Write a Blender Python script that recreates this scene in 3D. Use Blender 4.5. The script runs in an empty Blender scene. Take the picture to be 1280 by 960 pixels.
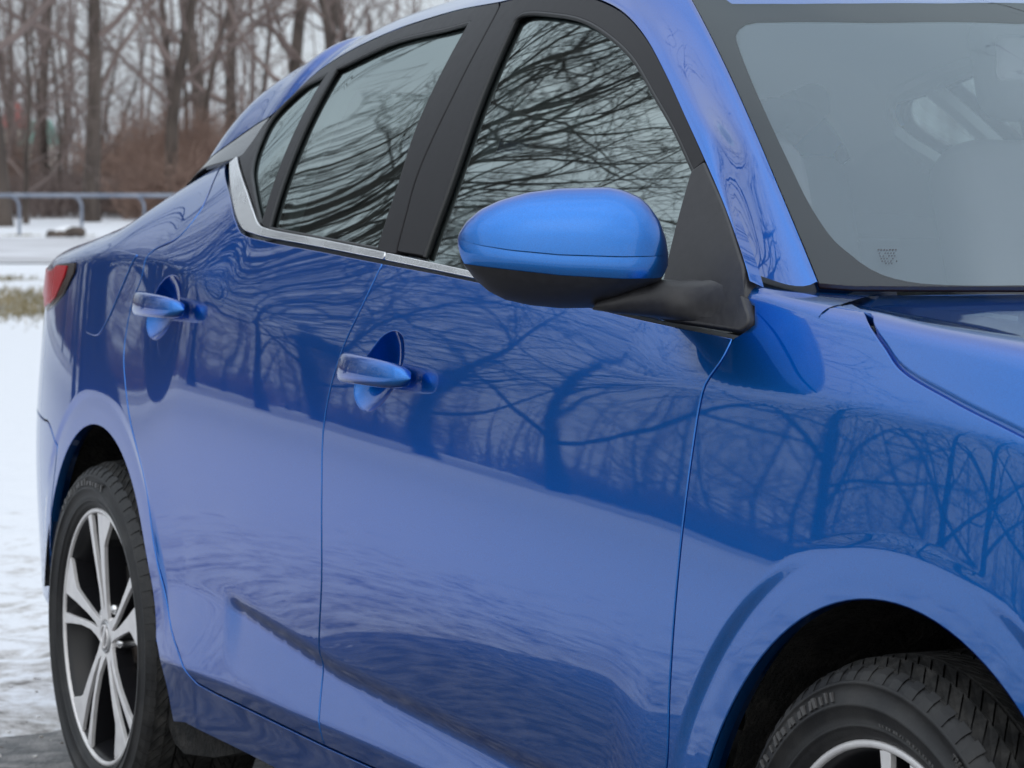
import bpy, bmesh, math, random
import numpy as np
from mathutils import Vector, Matrix
from mathutils.geometry import delaunay_2d_cdt

R = math.radians
S = bpy.context.scene
COL = S.collection
rng = np.random.default_rng(11)

# ------------------------------------------------------------------ camera, world, sun, exposure
CAM = np.array([2.680, -2.544, 1.1057]); YAW = 0.435124732; PITCH = -0.0575519; FPX = 3826.9
FW = np.array([-math.cos(YAW)*math.cos(PITCH), math.sin(YAW)*math.cos(PITCH), math.sin(PITCH)])
RT = np.cross(FW, [0, 0, 1]); RT /= np.linalg.norm(RT); UP = np.cross(RT, FW)
cd = bpy.data.cameras.new('camera'); cam = bpy.data.objects.new('camera', cd); COL.objects.link(cam)
cam.matrix_world = Matrix(((RT[0], UP[0], -FW[0], CAM[0]), (RT[1], UP[1], -FW[1], CAM[1]), (RT[2], UP[2], -FW[2], CAM[2]), (0, 0, 0, 1)))
cd.sensor_width = 36.0; cd.lens = FPX/1280*36; cd.clip_start = .05; cd.clip_end = 3000
cd.dof.use_dof = True; cd.dof.focus_distance = 3.75
cd.dof.aperture_fstop = (cd.lens/1000)/0.0070
S.camera = cam
S.view_settings.view_transform = 'Standard'; S.view_settings.look = 'None'
S.view_settings.exposure = -0.06; S.view_settings.gamma = 1

SUN_EL, SUN_AZ = R(38), R(-35)        # azimuth measured from +X towards +Y
wd = bpy.data.worlds.new('World'); S.world = wd; wd.use_nodes = True
nt = wd.node_tree; nt.nodes.clear()
def nd(t, kind, **kw):
    n = t.nodes.new(kind)
    for k, v in kw.items(): setattr(n, k, v)
    return n
wo = nd(nt, 'ShaderNodeOutputWorld'); bg = nd(nt, 'ShaderNodeBackground')
sky = nd(nt, 'ShaderNodeTexSky', sky_type='NISHITA'); sky.sun_disc = False
sky.sun_elevation = SUN_EL; sky.sun_rotation = math.pi/2 - SUN_AZ; sky.air_density = 1.2; sky.dust_density = 3.0; sky.altitude = 100
tc = nd(nt, 'ShaderNodeTexCoord'); mp = nd(nt, 'ShaderNodeMapping'); mp.inputs['Scale'].default_value = (1, 1, 2.6)
nz = nd(nt, 'ShaderNodeTexNoise'); nz.inputs['Scale'].default_value = 2.4; nz.inputs['Detail'].default_value = 5
cr = nd(nt, 'ShaderNodeValToRGB')
cr.color_ramp.elements[0].position = .3; cr.color_ramp.elements[0].color = (5.3, 6.0, 6.8, 1)
cr.color_ramp.elements[1].position = .72; cr.color_ramp.elements[1].color = (7.4, 8.0, 8.6, 1)
mx = nd(nt, 'ShaderNodeMix', data_type='RGBA'); mx.inputs[0].default_value = .9
nt.links.new(tc.outputs['Generated'], mp.inputs[0]); nt.links.new(mp.outputs[0], nz.inputs['Vector']); nt.links.new(nz.outputs[0], cr.inputs[0])
nt.links.new(sky.outputs[0], mx.inputs[6]); nt.links.new(cr.outputs[0], mx.inputs[7])
sep = nd(nt, 'ShaderNodeSeparateXYZ'); mr = nd(nt, 'ShaderNodeMapRange'); mr.inputs[1].default_value = 0; mr.inputs[2].default_value = 1; mr.inputs[3].default_value = 1.0; mr.inputs[4].default_value = 2.1
ml = nd(nt, 'ShaderNodeVectorMath', operation='SCALE')
nt.links.new(tc.outputs['Generated'], sep.inputs[0]); nt.links.new(sep.outputs[2], mr.inputs[0]); nt.links.new(mx.outputs[2], ml.inputs[0]); nt.links.new(mr.outputs[0], ml.inputs['Scale'])
nt.links.new(ml.outputs[0], bg.inputs[0]); bg.inputs[1].default_value = .1
nt.links.new(bg.outputs[0], wo.inputs[0])
sl = bpy.data.lights.new('sun', 'SUN'); sl.energy = .7; sl.angle = R(110); sl.color = (1, .96, .9)
so = bpy.data.objects.new('sun', sl); COL.objects.link(so)
sd = Vector((math.cos(SUN_EL)*math.cos(SUN_AZ), math.cos(SUN_EL)*math.sin(SUN_AZ), math.sin(SUN_EL)))
so.rotation_euler = sd.to_track_quat('Z', 'Y').to_euler(); so.location = sd*40

# ------------------------------------------------------------------ materials
def mat(name, base=(.5, .5, .5), rough=.5, metal=0., **kw):
    m = bpy.data.materials.new(name); m.use_nodes = True
    b = m.node_tree.nodes['Principled BSDF']
    b.inputs['Base Color'].default_value = (*base, 1); b.inputs['Roughness'].default_value = rough; b.inputs['Metallic'].default_value = metal
    for k, v in kw.items(): b.inputs[k.replace('_', ' ')].default_value = v
    return m
def noise_mat(m, scale, lo, hi, p0=.35, p1=.65, detail=6, coord='Object', bump=0, bscale=None, dist=.01, rough=None, stretch=(1, 1, 1)):
    t = m.node_tree; b = t.nodes['Principled BSDF']
    c = nd(t, 'ShaderNodeTexCoord'); mpn = nd(t, 'ShaderNodeMapping'); mpn.inputs['Scale'].default_value = stretch
    n = nd(t, 'ShaderNodeTexNoise'); n.inputs['Scale'].default_value = scale; n.inputs['Detail'].default_value = detail
    r = nd(t, 'ShaderNodeValToRGB'); e = r.color_ramp.elements
    e[0].position = p0; e[0].color = (*lo, 1); e[1].position = p1; e[1].color = (*hi, 1)
    t.links.new(c.outputs[coord], mpn.inputs[0]); t.links.new(mpn.outputs[0], n.inputs['Vector']); t.links.new(n.outputs[0], r.inputs[0]); t.links.new(r.outputs[0], b.inputs['Base Color'])
    if rough:
        q = nd(t, 'ShaderNodeMapRange'); q.inputs[3].default_value = rough[0]; q.inputs[4].default_value = rough[1]
        t.links.new(n.outputs[0], q.inputs[0]); t.links.new(q.outputs[0], b.inputs['Roughness'])
    if bump:
        n2 = nd(t, 'ShaderNodeTexNoise'); n2.inputs['Scale'].default_value = bscale or scale*3; n2.inputs['Detail'].default_value = 4
        bp = nd(t, 'ShaderNodeBump'); bp.inputs['Strength'].default_value = bump; bp.inputs['Distance'].default_value = dist
        t.links.new(mpn.outputs[0], n2.inputs['Vector']); t.links.new(n2.outputs[0], bp.inputs['Height']); t.links.new(bp.outputs[0], b.inputs['Normal'])
    return m
M = {}
# metallic blue paint: flake layer under a clear coat
m = mat('blue_metallic_paint', (.002, .055, .40), .30, .92, Coat_Weight=1.0, Coat_Roughness=.016, Coat_IOR=1.6, Specular_Tint=(.08, .26, .42, 1))
m.node_tree.nodes['Principled BSDF'].inputs['Specular IOR Level'].default_value = .5
def flakes(m, c0, c1):
    t = m.node_tree; b = t.nodes['Principled BSDF']
    c = nd(t, 'ShaderNodeTexCoord'); n = nd(t, 'ShaderNodeTexNoise'); n.inputs['Scale'].default_value = 900; n.inputs['Detail'].default_value = 2
    r = nd(t, 'ShaderNodeValToRGB'); e = r.color_ramp.elements; e[0].position = .3; e[0].color = (*c0, 1); e[1].position = .7; e[1].color = (*c1, 1)
    t.links.new(c.outputs['Object'], n.inputs['Vector']); t.links.new(n.outputs[0], r.inputs[0]); t.links.new(r.outputs[0], b.inputs['Base Color'])
    # faint waviness of pressed steel under the lacquer
    w = nd(t, 'ShaderNodeTexNoise'); w.inputs['Scale'].default_value = 5.; w.inputs['Detail'].default_value = 1.5
    bp = nd(t, 'ShaderNodeBump'); bp.inputs['Strength'].default_value = .5; bp.inputs['Distance'].default_value = .0004
    t.links.new(c.outputs['Object'], w.inputs['Vector']); t.links.new(w.outputs[0], bp.inputs['Height']); t.links.new(bp.outputs[0], b.inputs['Coat Normal'])
flakes(m, (.000, .122, .45), (.000, .168, .60)); M['paint'] = m
M['gloss_black'] = mat('gloss_black', (.006, .006, .007), .06, 0, IOR=1.33)
M['black_trim'] = noise_mat(mat('satin_black_trim', (.02, .02, .022), .42, IOR=1.3), 60, (.012, .011, .013), (.018, .017, .019), rough=(.36, .5))
M['plastic'] = noise_mat(mat('grained_black_plastic', (.022, .022, .024), .5), 90, (.022, .021, .024), (.034, .033, .036), bump=.25, bscale=1500, dist=.0004, rough=(.42, .58))
M['seal'] = mat('rubber_seal', (.008, .008, .009), .45)
M['chrome'] = noise_mat(mat('brushed_chrome', (.85, .85, .86), .25, 1.), 8, (.78, .78, .79), (.92, .92, .92), rough=(.18, .34))
M['rubber'] = noise_mat(mat('tyre_rubber', (.022, .022, .024), .55), 14, (.008, .008, .009), (.034, .033, .032), .45, .72, bump=.3, bscale=260, dist=.0012, rough=(.4, .7))
M['tread'] = noise_mat(mat('dusty_tread_rubber', (.03, .03, .03), .8), 40, (.010, .010, .010), (.055, .052, .048), .4, .8, bump=.5, bscale=160, dist=.003)
M['letter'] = mat('worn_tyre_lettering', (.075, .073, .072), .5)
M['alloy'] = noise_mat(mat('machined_alloy', (.8, .78, .77), .45, .45), 30, (.76, .74, .74), (.86, .84, .83), rough=(.42, .55))
M['wheel_black'] = mat('gloss_black_wheel_paint', (.011, .011, .013), .28, 0, IOR=1.42)
M['steel'] = noise_mat(mat('brake_steel', (.3, .29, .28), .4, 1.), 20, (.12, .1, .09), (.3, .29, .28))
M['liner'] = noise_mat(mat('felt_wheel_liner', (.012, .012, .012), .95), 26, (.006, .006, .006), (.05, .045, .04), .45, .8, bump=.8, bscale=120, dist=.01)
M['dark'] = mat('dark_underbody', (.008, .008, .009), .8)
M['cloth'] = mat('grey_seat_cloth', (.34, .345, .35), .9)
M['headliner'] = mat('grey_headliner', (.80, .80, .80), .9)
M['pillar_trim'] = mat('pale_grey_interior_trim', (.70, .72, .72), .7)
M['dash'] = mat('dark_dashboard', (.24, .245, .25), .8)
M['red_lens'] = mat('red_lens', (.42, .003, .012), .18, 0, IOR=1.2)
M['smoke_lens'] = mat('smoked_lens', (.02, .012, .012), .12, 0, IOR=1.25)
M['frit'] = mat('black_ceramic_frit', (.014, .010, .014), .95, IOR=1.02)
def glass_mat(name, tint, ior, rough=0.0, pale_mix=0.):
    m = bpy.data.materials.new(name); m.use_nodes = True; t = m.node_tree; t.nodes.clear()
    o = nd(t, 'ShaderNodeOutputMaterial'); g = nd(t, 'ShaderNodeBsdfGlossy'); g.inputs['Roughness'].default_value = rough; g.inputs[0].default_value = (.88, 1, .98, 1)
    tr = nd(t, 'ShaderNodeBsdfTransparent'); tr.inputs[0].default_value = (*tint, 1); f = nd(t, 'ShaderNodeFresnel'); f.inputs[0].default_value = ior
    mx = nd(t, 'ShaderNodeMixShader')
    c = nd(t, 'ShaderNodeTexCoord'); w = nd(t, 'ShaderNodeTexNoise'); w.inputs['Scale'].default_value = 9.; w.inputs['Detail'].default_value = 1.
    mpn = nd(t, 'ShaderNodeMapping'); mpn.inputs['Scale'].default_value = (1, 1, 2.5)
    bp = nd(t, 'ShaderNodeBump'); bp.inputs['Strength'].default_value = .5; bp.inputs['Distance'].default_value = .00012
    t.links.new(c.outputs['Object'], mpn.inputs[0]); t.links.new(mpn.outputs[0], w.inputs['Vector']); t.links.new(w.outputs[0], bp.inputs['Height']); t.links.new(bp.outputs[0], g.inputs['Normal'])
    gq = nd(t, 'ShaderNodeNewGeometry'); iq = nd(t, 'ShaderNodeMapRange'); iq.inputs[3].default_value = ior; iq.inputs[4].default_value = 1/ior
    t.links.new(gq.outputs['Backfacing'], iq.inputs[0]); t.links.new(iq.outputs[0], f.inputs[0])
    t.links.new(f.outputs[0], mx.inputs[0]); t.links.new(tr.outputs[0], mx.inputs[1]); t.links.new(g.outputs[0], mx.inputs[2])
    if pale_mix:  # pale diffuse share mixed in to brighten the pane
        df = nd(t, 'ShaderNodeBsdfDiffuse'); df.inputs[0].default_value = (.70, .76, .86, 1); m2 = nd(t, 'ShaderNodeMixShader'); m2.inputs[0].default_value = pale_mix
        t.links.new(mx.outputs[0], m2.inputs[1]); t.links.new(df.outputs[0], m2.inputs[2]); t.links.new(m2.outputs[0], o.inputs[0])
    else: t.links.new(mx.outputs[0], o.inputs[0])
    return m
M['side_glass'] = glass_mat('tinted_side_glass', (.20, .24, .235), 4.4)
M['screen_glass'] = glass_mat('windscreen_glass', (.97, .99, .99), 1.42, pale_mix=.03)

# ------------------------------------------------------------------ object helpers
def link(name, verts, faces, m, parent=None, normals=None, smooth=True, loc=None):
    me = bpy.data.meshes.new(name)
    me.from_pydata([tuple(map(float, v)) for v in verts], [], [tuple(map(int, f)) for f in faces])
    if m is not None:
        for q in (m if isinstance(m, (list, tuple)) else [m]): me.materials.append(q)
    if smooth: me.polygons.foreach_set('use_smooth', [True]*len(me.polygons))
    if normals is not None: me.normals_split_custom_set_from_vertices([tuple(map(float, v)) for v in normals])
    me.update()
    o = bpy.data.objects.new(name, me); COL.objects.link(o)
    if parent is not None: o.parent = parent
    if loc is not None: o.location = loc
    return o
def tag(o, label=None, cat=None, group=None, kind=None):
    for k, v in (('label', label), ('category', cat), ('group', group), ('kind', kind)):
        if v: o[k] = v
    return o
def empty(name, loc=(0, 0, 0), label=None, cat=None, group=None, rz=0):
    o = bpy.data.objects.new(name, None); COL.objects.link(o); o.location = loc; o.rotation_euler = (0, 0, rz)
    return tag(o, label, cat, group)
def grid_faces(nu, nv, wrap_u=False, wrap_v=False):
    f = []
    for i in range(nu if wrap_u else nu-1):
        for j in range(nv if wrap_v else nv-1):
            i2, j2 = (i+1) % nu, (j+1) % nv
            f.append((i*nv+j, i2*nv+j, i2*nv+j2, i*nv+j2))
    return f
class MB:
    """collects shapes into one mesh"""
    def __init__(s): s.v = []; s.f = []
    def add(s, v, f):
        k = len(s.v); s.v += [tuple(p) for p in v]; s.f += [tuple(i+k for i in q) for q in f]; return s
    def tube(s, pts, rad, n=8, cap=True):
        pts = [Vector(p) for p in pts]; rad = rad if hasattr(rad, '__len__') else [rad]*len(pts)
        v = []; prev = None
        for i, p in enumerate(pts):
            d = (pts[min(i+1, len(pts)-1)]-pts[max(i-1, 0)]).normalized()
            if prev is None: a = d.orthogonal().normalized()
            else: a = (prev - d*prev.dot(d)).normalized()
            prev = a; b = d.cross(a)
            for k in range(n):
                t = 2*math.pi*k/n; v.append(p+(a*math.cos(t)+b*math.sin(t))*rad[i])
        f = grid_faces(len(pts), n, wrap_v=True)
        if cap: f += [tuple(range(n))[::-1], tuple(range(len(v)-n, len(v)))]
        return s.add(v, f)
    def box(s, c, d, bev=0):
        bm = bmesh.new(); bmesh.ops.create_cube(bm, size=1)
        for q in bm.verts: q.co = Vector(c)+Vector((q.co.x*d[0], q.co.y*d[1], q.co.z*d[2]))
        if bev: bmesh.ops.bevel(bm, geom=bm.edges[:], offset=bev, segments=3, affect='EDGES', profile=.5)
        bm.verts.index_update(); s.add([q.co for q in bm.verts], [[q.index for q in f.verts] for f in bm.faces]); bm.free(); return s
    def lathe_y(s, prof, n=64, a0=0, a1=2*math.pi):
        """profile of (r, y) turned about the Y axis"""
        full = abs(a1-a0-2*math.pi) < 1e-6; k = n if full else n+1
        v = [(r*math.cos(a0+(a1-a0)*i/n), y, r*math.sin(a0+(a1-a0)*i/n)) for i in range(k) for (r, y) in prof]
        return s.add(v, grid_faces(k, len(prof), wrap_u=full))
    def build(s, name, m, parent=None, smooth=True, loc=None): return link(name, s.v, s.f, m, parent, smooth=smooth, loc=loc)
def outward(verts, faces, ref):
    """orient faces so that they look along the reference normals"""
    V = np.asarray(verts, float); out = []
    for f in faces:
        a, b, c = V[f[0]], V[f[1]], V[f[2]]
        n = np.cross(b-a, c-a)
        if len(f) == 4: n = n + np.cross(c-a, V[f[3]]-a)
        out.append(tuple(f) if n @ (ref[f[0]]+ref[f[1]]+ref[f[2]]) > 0 else tuple(f)[::-1])
    return out

# ------------------------------------------------------------------ interpolation
def pchip(x, y, q):
    x = np.asarray(x, float); y = np.asarray(y, float); q = np.asarray(q, float)
    h = np.diff(x); d = np.diff(y)/h; n = len(x); mk = np.zeros(n)
    for i in range(1, n-1):
        if d[i-1]*d[i] > 0:
            w1, w2 = 2*h[i]+h[i-1], h[i]+2*h[i-1]; mk[i] = (w1+w2)/(w1/d[i-1]+w2/d[i])
    mk[0], mk[-1] = d[0], d[-1]
    i = np.clip(np.searchsorted(x, q)-1, 0, n-2); t = np.clip((q-x[i])/h[i], 0, 1)
    return ((1+2*t)*(1-t)**2)*y[i] + t*(1-t)**2*h[i]*mk[i] + t*t*(3-2*t)*y[i+1] + t*t*(t-1)*h[i]*mk[i+1]
def sstep(a, b, x):
    t = np.clip((x-a)/(b-a), 0, 1); return t*t*(3-2*t)

# ------------------------------------------------------------------ the ground, road, snow
def bearing(u): return YAW + math.atan((640-u)/FPX) * -1 if False else YAW - math.atan((u-640)/FPX) * -1
def at(u, dist):
    """ground point seen at photograph column u, dist metres along the camera's axis"""
    d = FW*np.array([1, 1, 0]); d = d/np.linalg.norm(d); p = CAM[:2] + dist*(d[:2] + RT[:2]*(u-640)/FPX); return p
def rise(x, y):
    r = np.hypot(x, y); return np.interp(r, [0, 8, 72, 76, 88, 120, 700], [0, 0, .47, .53, .86, 1.2, 3.0])
def vnoise(x, y, s, seed=0):
    """cheap value noise on arrays"""
    x = np.asarray(x)/s; y = np.asarray(y)/s; i = np.floor(x).astype(int); j = np.floor(y).astype(int); u = x-i; v = y-j; u = u*u*(3-2*u); v = v*v*(3-2*v)
    h = lambda a, b: (np.sin(a*127.1+b*311.7+seed*74.7)*43758.5453) % 1.0
    return h(i, j)*(1-u)*(1-v)+h(i+1, j)*u*(1-v)+h(i, j+1)*(1-u)*v+h(i+1, j+1)*u*v
def fbm(x, y, s, seed=0, o=4): return sum(vnoise(x, y, s/2**k, seed+k)/2**k for k in range(o))/sum(1/2**k for k in range(o))
def snow_height(x, y):
    d = -3.60 - x + .9*(fbm(x, y, .9, 3, 5)-.5)                 # the car park ends here
    d = np.maximum(d, -6.5-y); d = np.maximum(d, y-9); d = np.maximum(d, x-9)
    lump = (fbm(x, y, .40, 9, 5)-.42)*.08*sstep(0, .8, d)*sstep(-9, -5, x) + (fbm(x, y, .16, 21, 3)-.5)*.035*sstep(0, .5, d)*sstep(-16, -8, x)
    return np.clip(d, -.3, .5)*.10 - .012 + lump
coarse = lambda a, b, n: np.sign(a)*np.geomspace(abs(a), abs(b), n)
gx = np.concatenate([np.linspace(-700, -130, 10)[:-1], np.linspace(-130, -16, 60)[:-1], np.arange(-16, -2.9, .055), np.linspace(-2.8, 12, 28), np.linspace(14, 400, 14)])
gy = np.concatenate([np.linspace(-500, -70, 9)[:-1], np.linspace(-70, -4, 45)[:-1], np.arange(-4, 3.2, .055), np.linspace(3.4, 70, 40), np.linspace(80, 700, 12)])
GX, GY = np.meshgrid(gx, gy, indexing='ij'); GZ = rise(GX, GY)+snow_height(GX, GY)
v = np.stack([GX, GY, GZ], -1).reshape(-1, 3); n2 = len(gy)
a = (np.arange(len(gx)-1)[:, None]*n2+np.arange(n2-1)[None]).ravel(); f = np.stack([a, a+n2, a+n2+1, a+1], -1)
m = mat('trodden_snow', (.8, .8, .82), .75); t = m.node_tree; b = t.nodes['Principled BSDF']
g = nd(t, 'ShaderNodeNewGeometry'); n1 = nd(t, 'ShaderNodeTexNoise'); n1.inputs['Scale'].default_value = 9.; n1.inputs['Detail'].default_value = 9; n1.inputs['Roughness'].default_value = .68
sx_ = nd(t, 'ShaderNodeSeparateXYZ'); near = nd(t, 'ShaderNodeMapRange'); near.inputs[1].default_value = -8.5; near.inputs[2].default_value = -3.6; near.inputs[3].default_value = -.10; near.inputs[4].default_value = .15
ad = nd(t, 'ShaderNodeMath', operation='ADD'); r1 = nd(t, 'ShaderNodeValToRGB'); e = r1.color_ramp.elements
e[0].position = .53; e[0].color = (.72, .73, .76, 1); e[1].position = .80; e[1].color = (.13, .115, .10, 1); q = e.new(.66); q.color = (.50, .48, .47, 1)
t.links.new(g.outputs['Position'], n1.inputs['Vector']); t.links.new(g.outputs['Position'], sx_.inputs[0]); t.links.new(sx_.outputs[0], near.inputs[0]); t.links.new(n1.outputs[0], ad.inputs[0]); t.links.new(near.outputs[0], ad.inputs[1]); t.links.new(ad.outputs[0], r1.inputs[0]); t.links.new(r1.outputs[0], b.inputs['Base Color'])
n3 = nd(t, 'ShaderNodeTexNoise'); n3.inputs['Scale'].default_value = 14; n3.inputs['Detail'].default_value = 6; bp = nd(t, 'ShaderNodeBump'); bp.inputs['Strength'].default_value = .45; bp.inputs['Distance'].default_value = .02
t.links.new(g.outputs['Position'], n3.inputs['Vector']); t.links.new(n3.outputs[0], bp.inputs['Height']); t.links.new(bp.outputs[0], b.inputs['Normal'])
tag(link('ground', v, f, m), kind='structure')
# wet asphalt of the car park
m = noise_mat(mat('wet_asphalt', (.05, .05, .05), .35), 16., (.055, .054, .054), (.30, .285, .275), .38, .70, 14, bump=.9, bscale=70, dist=.012, rough=(.3, .8))
xs_ = np.linspace(-4.8, 12, 60); ys_ = np.linspace(-8.5, 10, 60)
tag(link('car_park', [(x, y, .0) for x in xs_ for y in ys_], grid_faces(60, 60), m), kind='structure')
# ribbons across the view: packed-snow road beyond the grass
FD = FW[:2]/np.linalg.norm(FW[:2]); RD = RT[:2]
def ribbon(name, d0, d1, s0, s1, m, nz_=8, ns=120, off=.012):
    V = []
    for s in np.linspace(s0, s1, ns):
        for d in np.linspace(d0, d1, nz_):
            p = CAM[:2]+FD*d+RD*s; V.append((p[0], p[1], rise(p[0], p[1])+max(0, float(snow_height(p[0], p[1])))+off))
    return tag(link(name, V, grid_faces(ns, nz_), m), kind='structure')
ribbon('road', 44.5, 66, -90, 40, noise_mat(mat('salted_road', (.45, .44, .45), .8), .5, (.36, .35, .36), (.66, .66, .69), .3, .7, 8, bump=.3, bscale=6, dist=.03), off=.02)
# clods of dirty snow and grit along the edge of the asphalt
g = np.random.default_rng(4); mb = MB(); mg_ = MB()
for i in range(900):
    x, y = -3.6-abs(g.normal(0, .5))+g.uniform(-.1, .45), g.uniform(-3.2, 1.6); r = g.uniform(.002, .007); tgt = mb if i % 3 else mg_
    if tgt is mg_: r *= .5
    z = max(.0, float(rise(x, y)+snow_height(x, y))); v = []
    for k in range(8): v.append((x+r*(1 if k & 1 else -1)*g.uniform(.5, 1.1), y+r*(1 if k & 2 else -1)*g.uniform(.5, 1.1), z+r*(.9 if k & 4 else -.5)*g.uniform(.5, 1)))
    tgt.add(v, [(0, 2, 3, 1), (4, 5, 7, 6), (0, 1, 5, 4), (2, 6, 7, 3), (0, 4, 6, 2), (1, 3, 7, 5)])
tag(mb.build('snow_clods', noise_mat(mat('dirty_snow', (.6, .58, .55), .8), 20, (.35, .32, .29), (.78, .78, .79)), smooth=False), 'small clods of dirty snow strewn along the edge of the wet asphalt', 'snow', kind='stuff')
tag(mg_.build('grit', noise_mat(mat('road_grit', (.15, .13, .11), .9), 20, (.07, .06, .05), (.22, .19, .16)), smooth=False), 'dark grit scattered over the slush behind the rear wheel', 'gravel', kind='stuff')
# ------------------------------------------------------------------ bare trees
def grow(seed, H, r0, limbs=13, fork=.35, spread=1.0, levels=4, twig=.006, lean=(0, 0), kids=(6, 5, 4)):
    """trunk and crown as batches of tapered branches"""
    g = np.random.default_rng(seed); segs = {0: []}; crown = []
    def path(p, d, L, n, wob, up):
        pts = [p]; d = d/np.linalg.norm(d)
        for i in range(n):
            d = d+g.normal(0, wob, 3)+np.array([0, 0, up]); d = d/np.linalg.norm(d); pts.append(pts[-1]+d*L/n)
        return np.array(pts)
    tr = path(np.zeros(3)-np.array([0, 0, .3]), np.array([lean[0], lean[1], 1.]), H*.82, 12, .05, .03)
    rad = r0*(1-np.linspace(0, 1, 13)**1.2*.85); rad[0] *= 1.35; rad[1] *= 1.03
    trunk = [(tr, rad)]
    def sub(pts, rad, L, lev):
        if lev > levels: return
        nk = kids[min(lev-2, len(kids)-1)]
        for k in range(nk):
            t = g.uniform(.18, 1.0); i = t*(len(pts)-1); a = int(min(i, len(pts)-2)); p = pts[a]+(pts[a+1]-pts[a])*(i-a); d0 = pts[a+1]-pts[a]; d0 /= np.linalg.norm(d0)
            q = g.normal(0, 1, 3); q -= d0*(q@d0); q /= np.linalg.norm(q)
            ang = g.uniform(.45, 1.05); d = d0*math.cos(ang)+q*math.sin(ang); l2 = L*g.uniform(.34, .62)*(1.15-.4*t); r2 = max(twig*.6, (rad[a])*g.uniform(.4, .62))
            n = 4 if lev < levels else 3; pp = path(p, d, l2, n, .20, .05 if g.random() < .7 else -.06); rr = r2*(1-np.linspace(0, 1, n+1)*.75); crown.append((pp, rr)); sub(pp, rr, l2, lev+1)
    for k in range(limbs):
        t = fork+(1-fork)*(k+g.uniform(0, .9))/limbs; i = t*12; a = int(min(i, 11)); p = tr[a]+(tr[a+1]-tr[a])*(i-a)
        az = k*2.4+g.uniform(-.5, .5); el = g.uniform(.35, .95)+.3*t; L = H*(.42*(1.25-t))*g.uniform(.7, 1.15)*spread
        d = np.array([math.cos(az)*math.cos(el), math.sin(az)*math.cos(el), math.sin(el)]); r1 = rad[a]*g.uniform(.38, .6)
        pp = path(p, d, L, 7, .17, .05); rr = r1*(1-np.linspace(0, 1, 8)*.8); crown.append((pp, rr)); sub(pp, rr, L, 2)
    return trunk, crown
def tubes(br, sides):
    V = []; F = []; k = 0; by = {}
    for p, r in br: by.setdefault(len(p), []).append((p, r))
    for n, l in by.items():
        P = np.array([q[0] for q in l]); Q = np.array([q[1] for q in l]); D = np.gradient(P, axis=1); D /= np.linalg.norm(D, axis=2, keepdims=True)+1e-9
        ref = np.where(np.abs(D[:, :1, 2:3]) > .8, np.array([1., 0, 0]), np.array([0, 0, 1.])); Au = np.cross(D, np.broadcast_to(ref, D.shape)); Au /= np.linalg.norm(Au, axis=2, keepdims=True)+1e-9; Bu = np.cross(D, Au)
        th = np.arange(sides)*2*math.pi/sides
        X = P[:, :, None]+(Au[:, :, None]*np.cos(th)[None, None, :, None]+Bu[:, :, None]*np.sin(th)[None, None, :, None])*Q[:, :, None, None]
        m_ = len(l); V.append(X.reshape(-1, 3)); base = k+np.arange(m_)[:, None, None]*n*sides; i = np.arange(n-1)[None, :, None]*sides; j = np.arange(sides)[None, None]; j2 = (j+1) % sides
        F.append(np.stack([base+i+j, base+i+j2, base+i+sides+j2, base+i+sides+j], -1).reshape(-1, 4)); k += m_*n*sides
    return np.vstack(V), np.vstack(F)
def fast_mesh(name, V, F, m):
    me = bpy.data.meshes.new(name); k = F.shape[1]
    me.vertices.add(len(V)); me.vertices.foreach_set('co', V.astype(np.float32).ravel()); me.loops.add(F.size); me.loops.foreach_set('vertex_index', F.astype(np.int32).ravel())
    me.polygons.add(len(F)); me.polygons.foreach_set('loop_start', np.arange(0, F.size, k, dtype=np.int32)); me.polygons.foreach_set('use_smooth', np.ones(len(F), bool)); me.update(calc_edges=True); me.materials.append(m); return me
bark = noise_mat(mat('grey_brown_bark', (.1, .08, .065), .9), 3, (.05, .038, .032), (.13, .102, .085), .3, .7, 8, bump=.8, bscale=9, dist=.05, stretch=(1, 1, .25))
twigm = noise_mat(mat('twig_bark', (.09, .07, .06), .9), .6, (.15, .112, .10), (.27, .21, .19))
redtw = noise_mat(mat('reddish_twigs', (.12, .07, .05), .9), .5, (.22, .14, .11), (.42, .285, .225))
darkb = noise_mat(mat('dark_wet_bark', (.04, .034, .03), .8), 3, (.022, .018, .016), (.06, .052, .046), .3, .7, 8, bump=.6, bscale=9, dist=.04, stretch=(1, 1, .25))
def species(*a, mats=(bark, twigm), **k):
    tr, cr = grow(*a, **k); return fast_mesh('trunk', *tubes(tr, 12), mats[0]), fast_mesh('crown', *tubes(cr, 4), mats[1])
BIG = [species(s, 19, .26, 13, fork=.24, levels=4, kids=(5, 4, 3)) for s in (3, 8, 14)]
NEAR = [species(s, 13, .125, 17, fork=.16, levels=5, kids=(5, 4, 3, 2), spread=1.25, twig=.0075, mats=(darkb, darkb)) for s in (21, 34, 47)]
SLIM = [species(s, 11, .085, 17, fork=.10, levels=4, kids=(5, 4, 3), spread=.75) for s in (5, 6, 9)]
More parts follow.
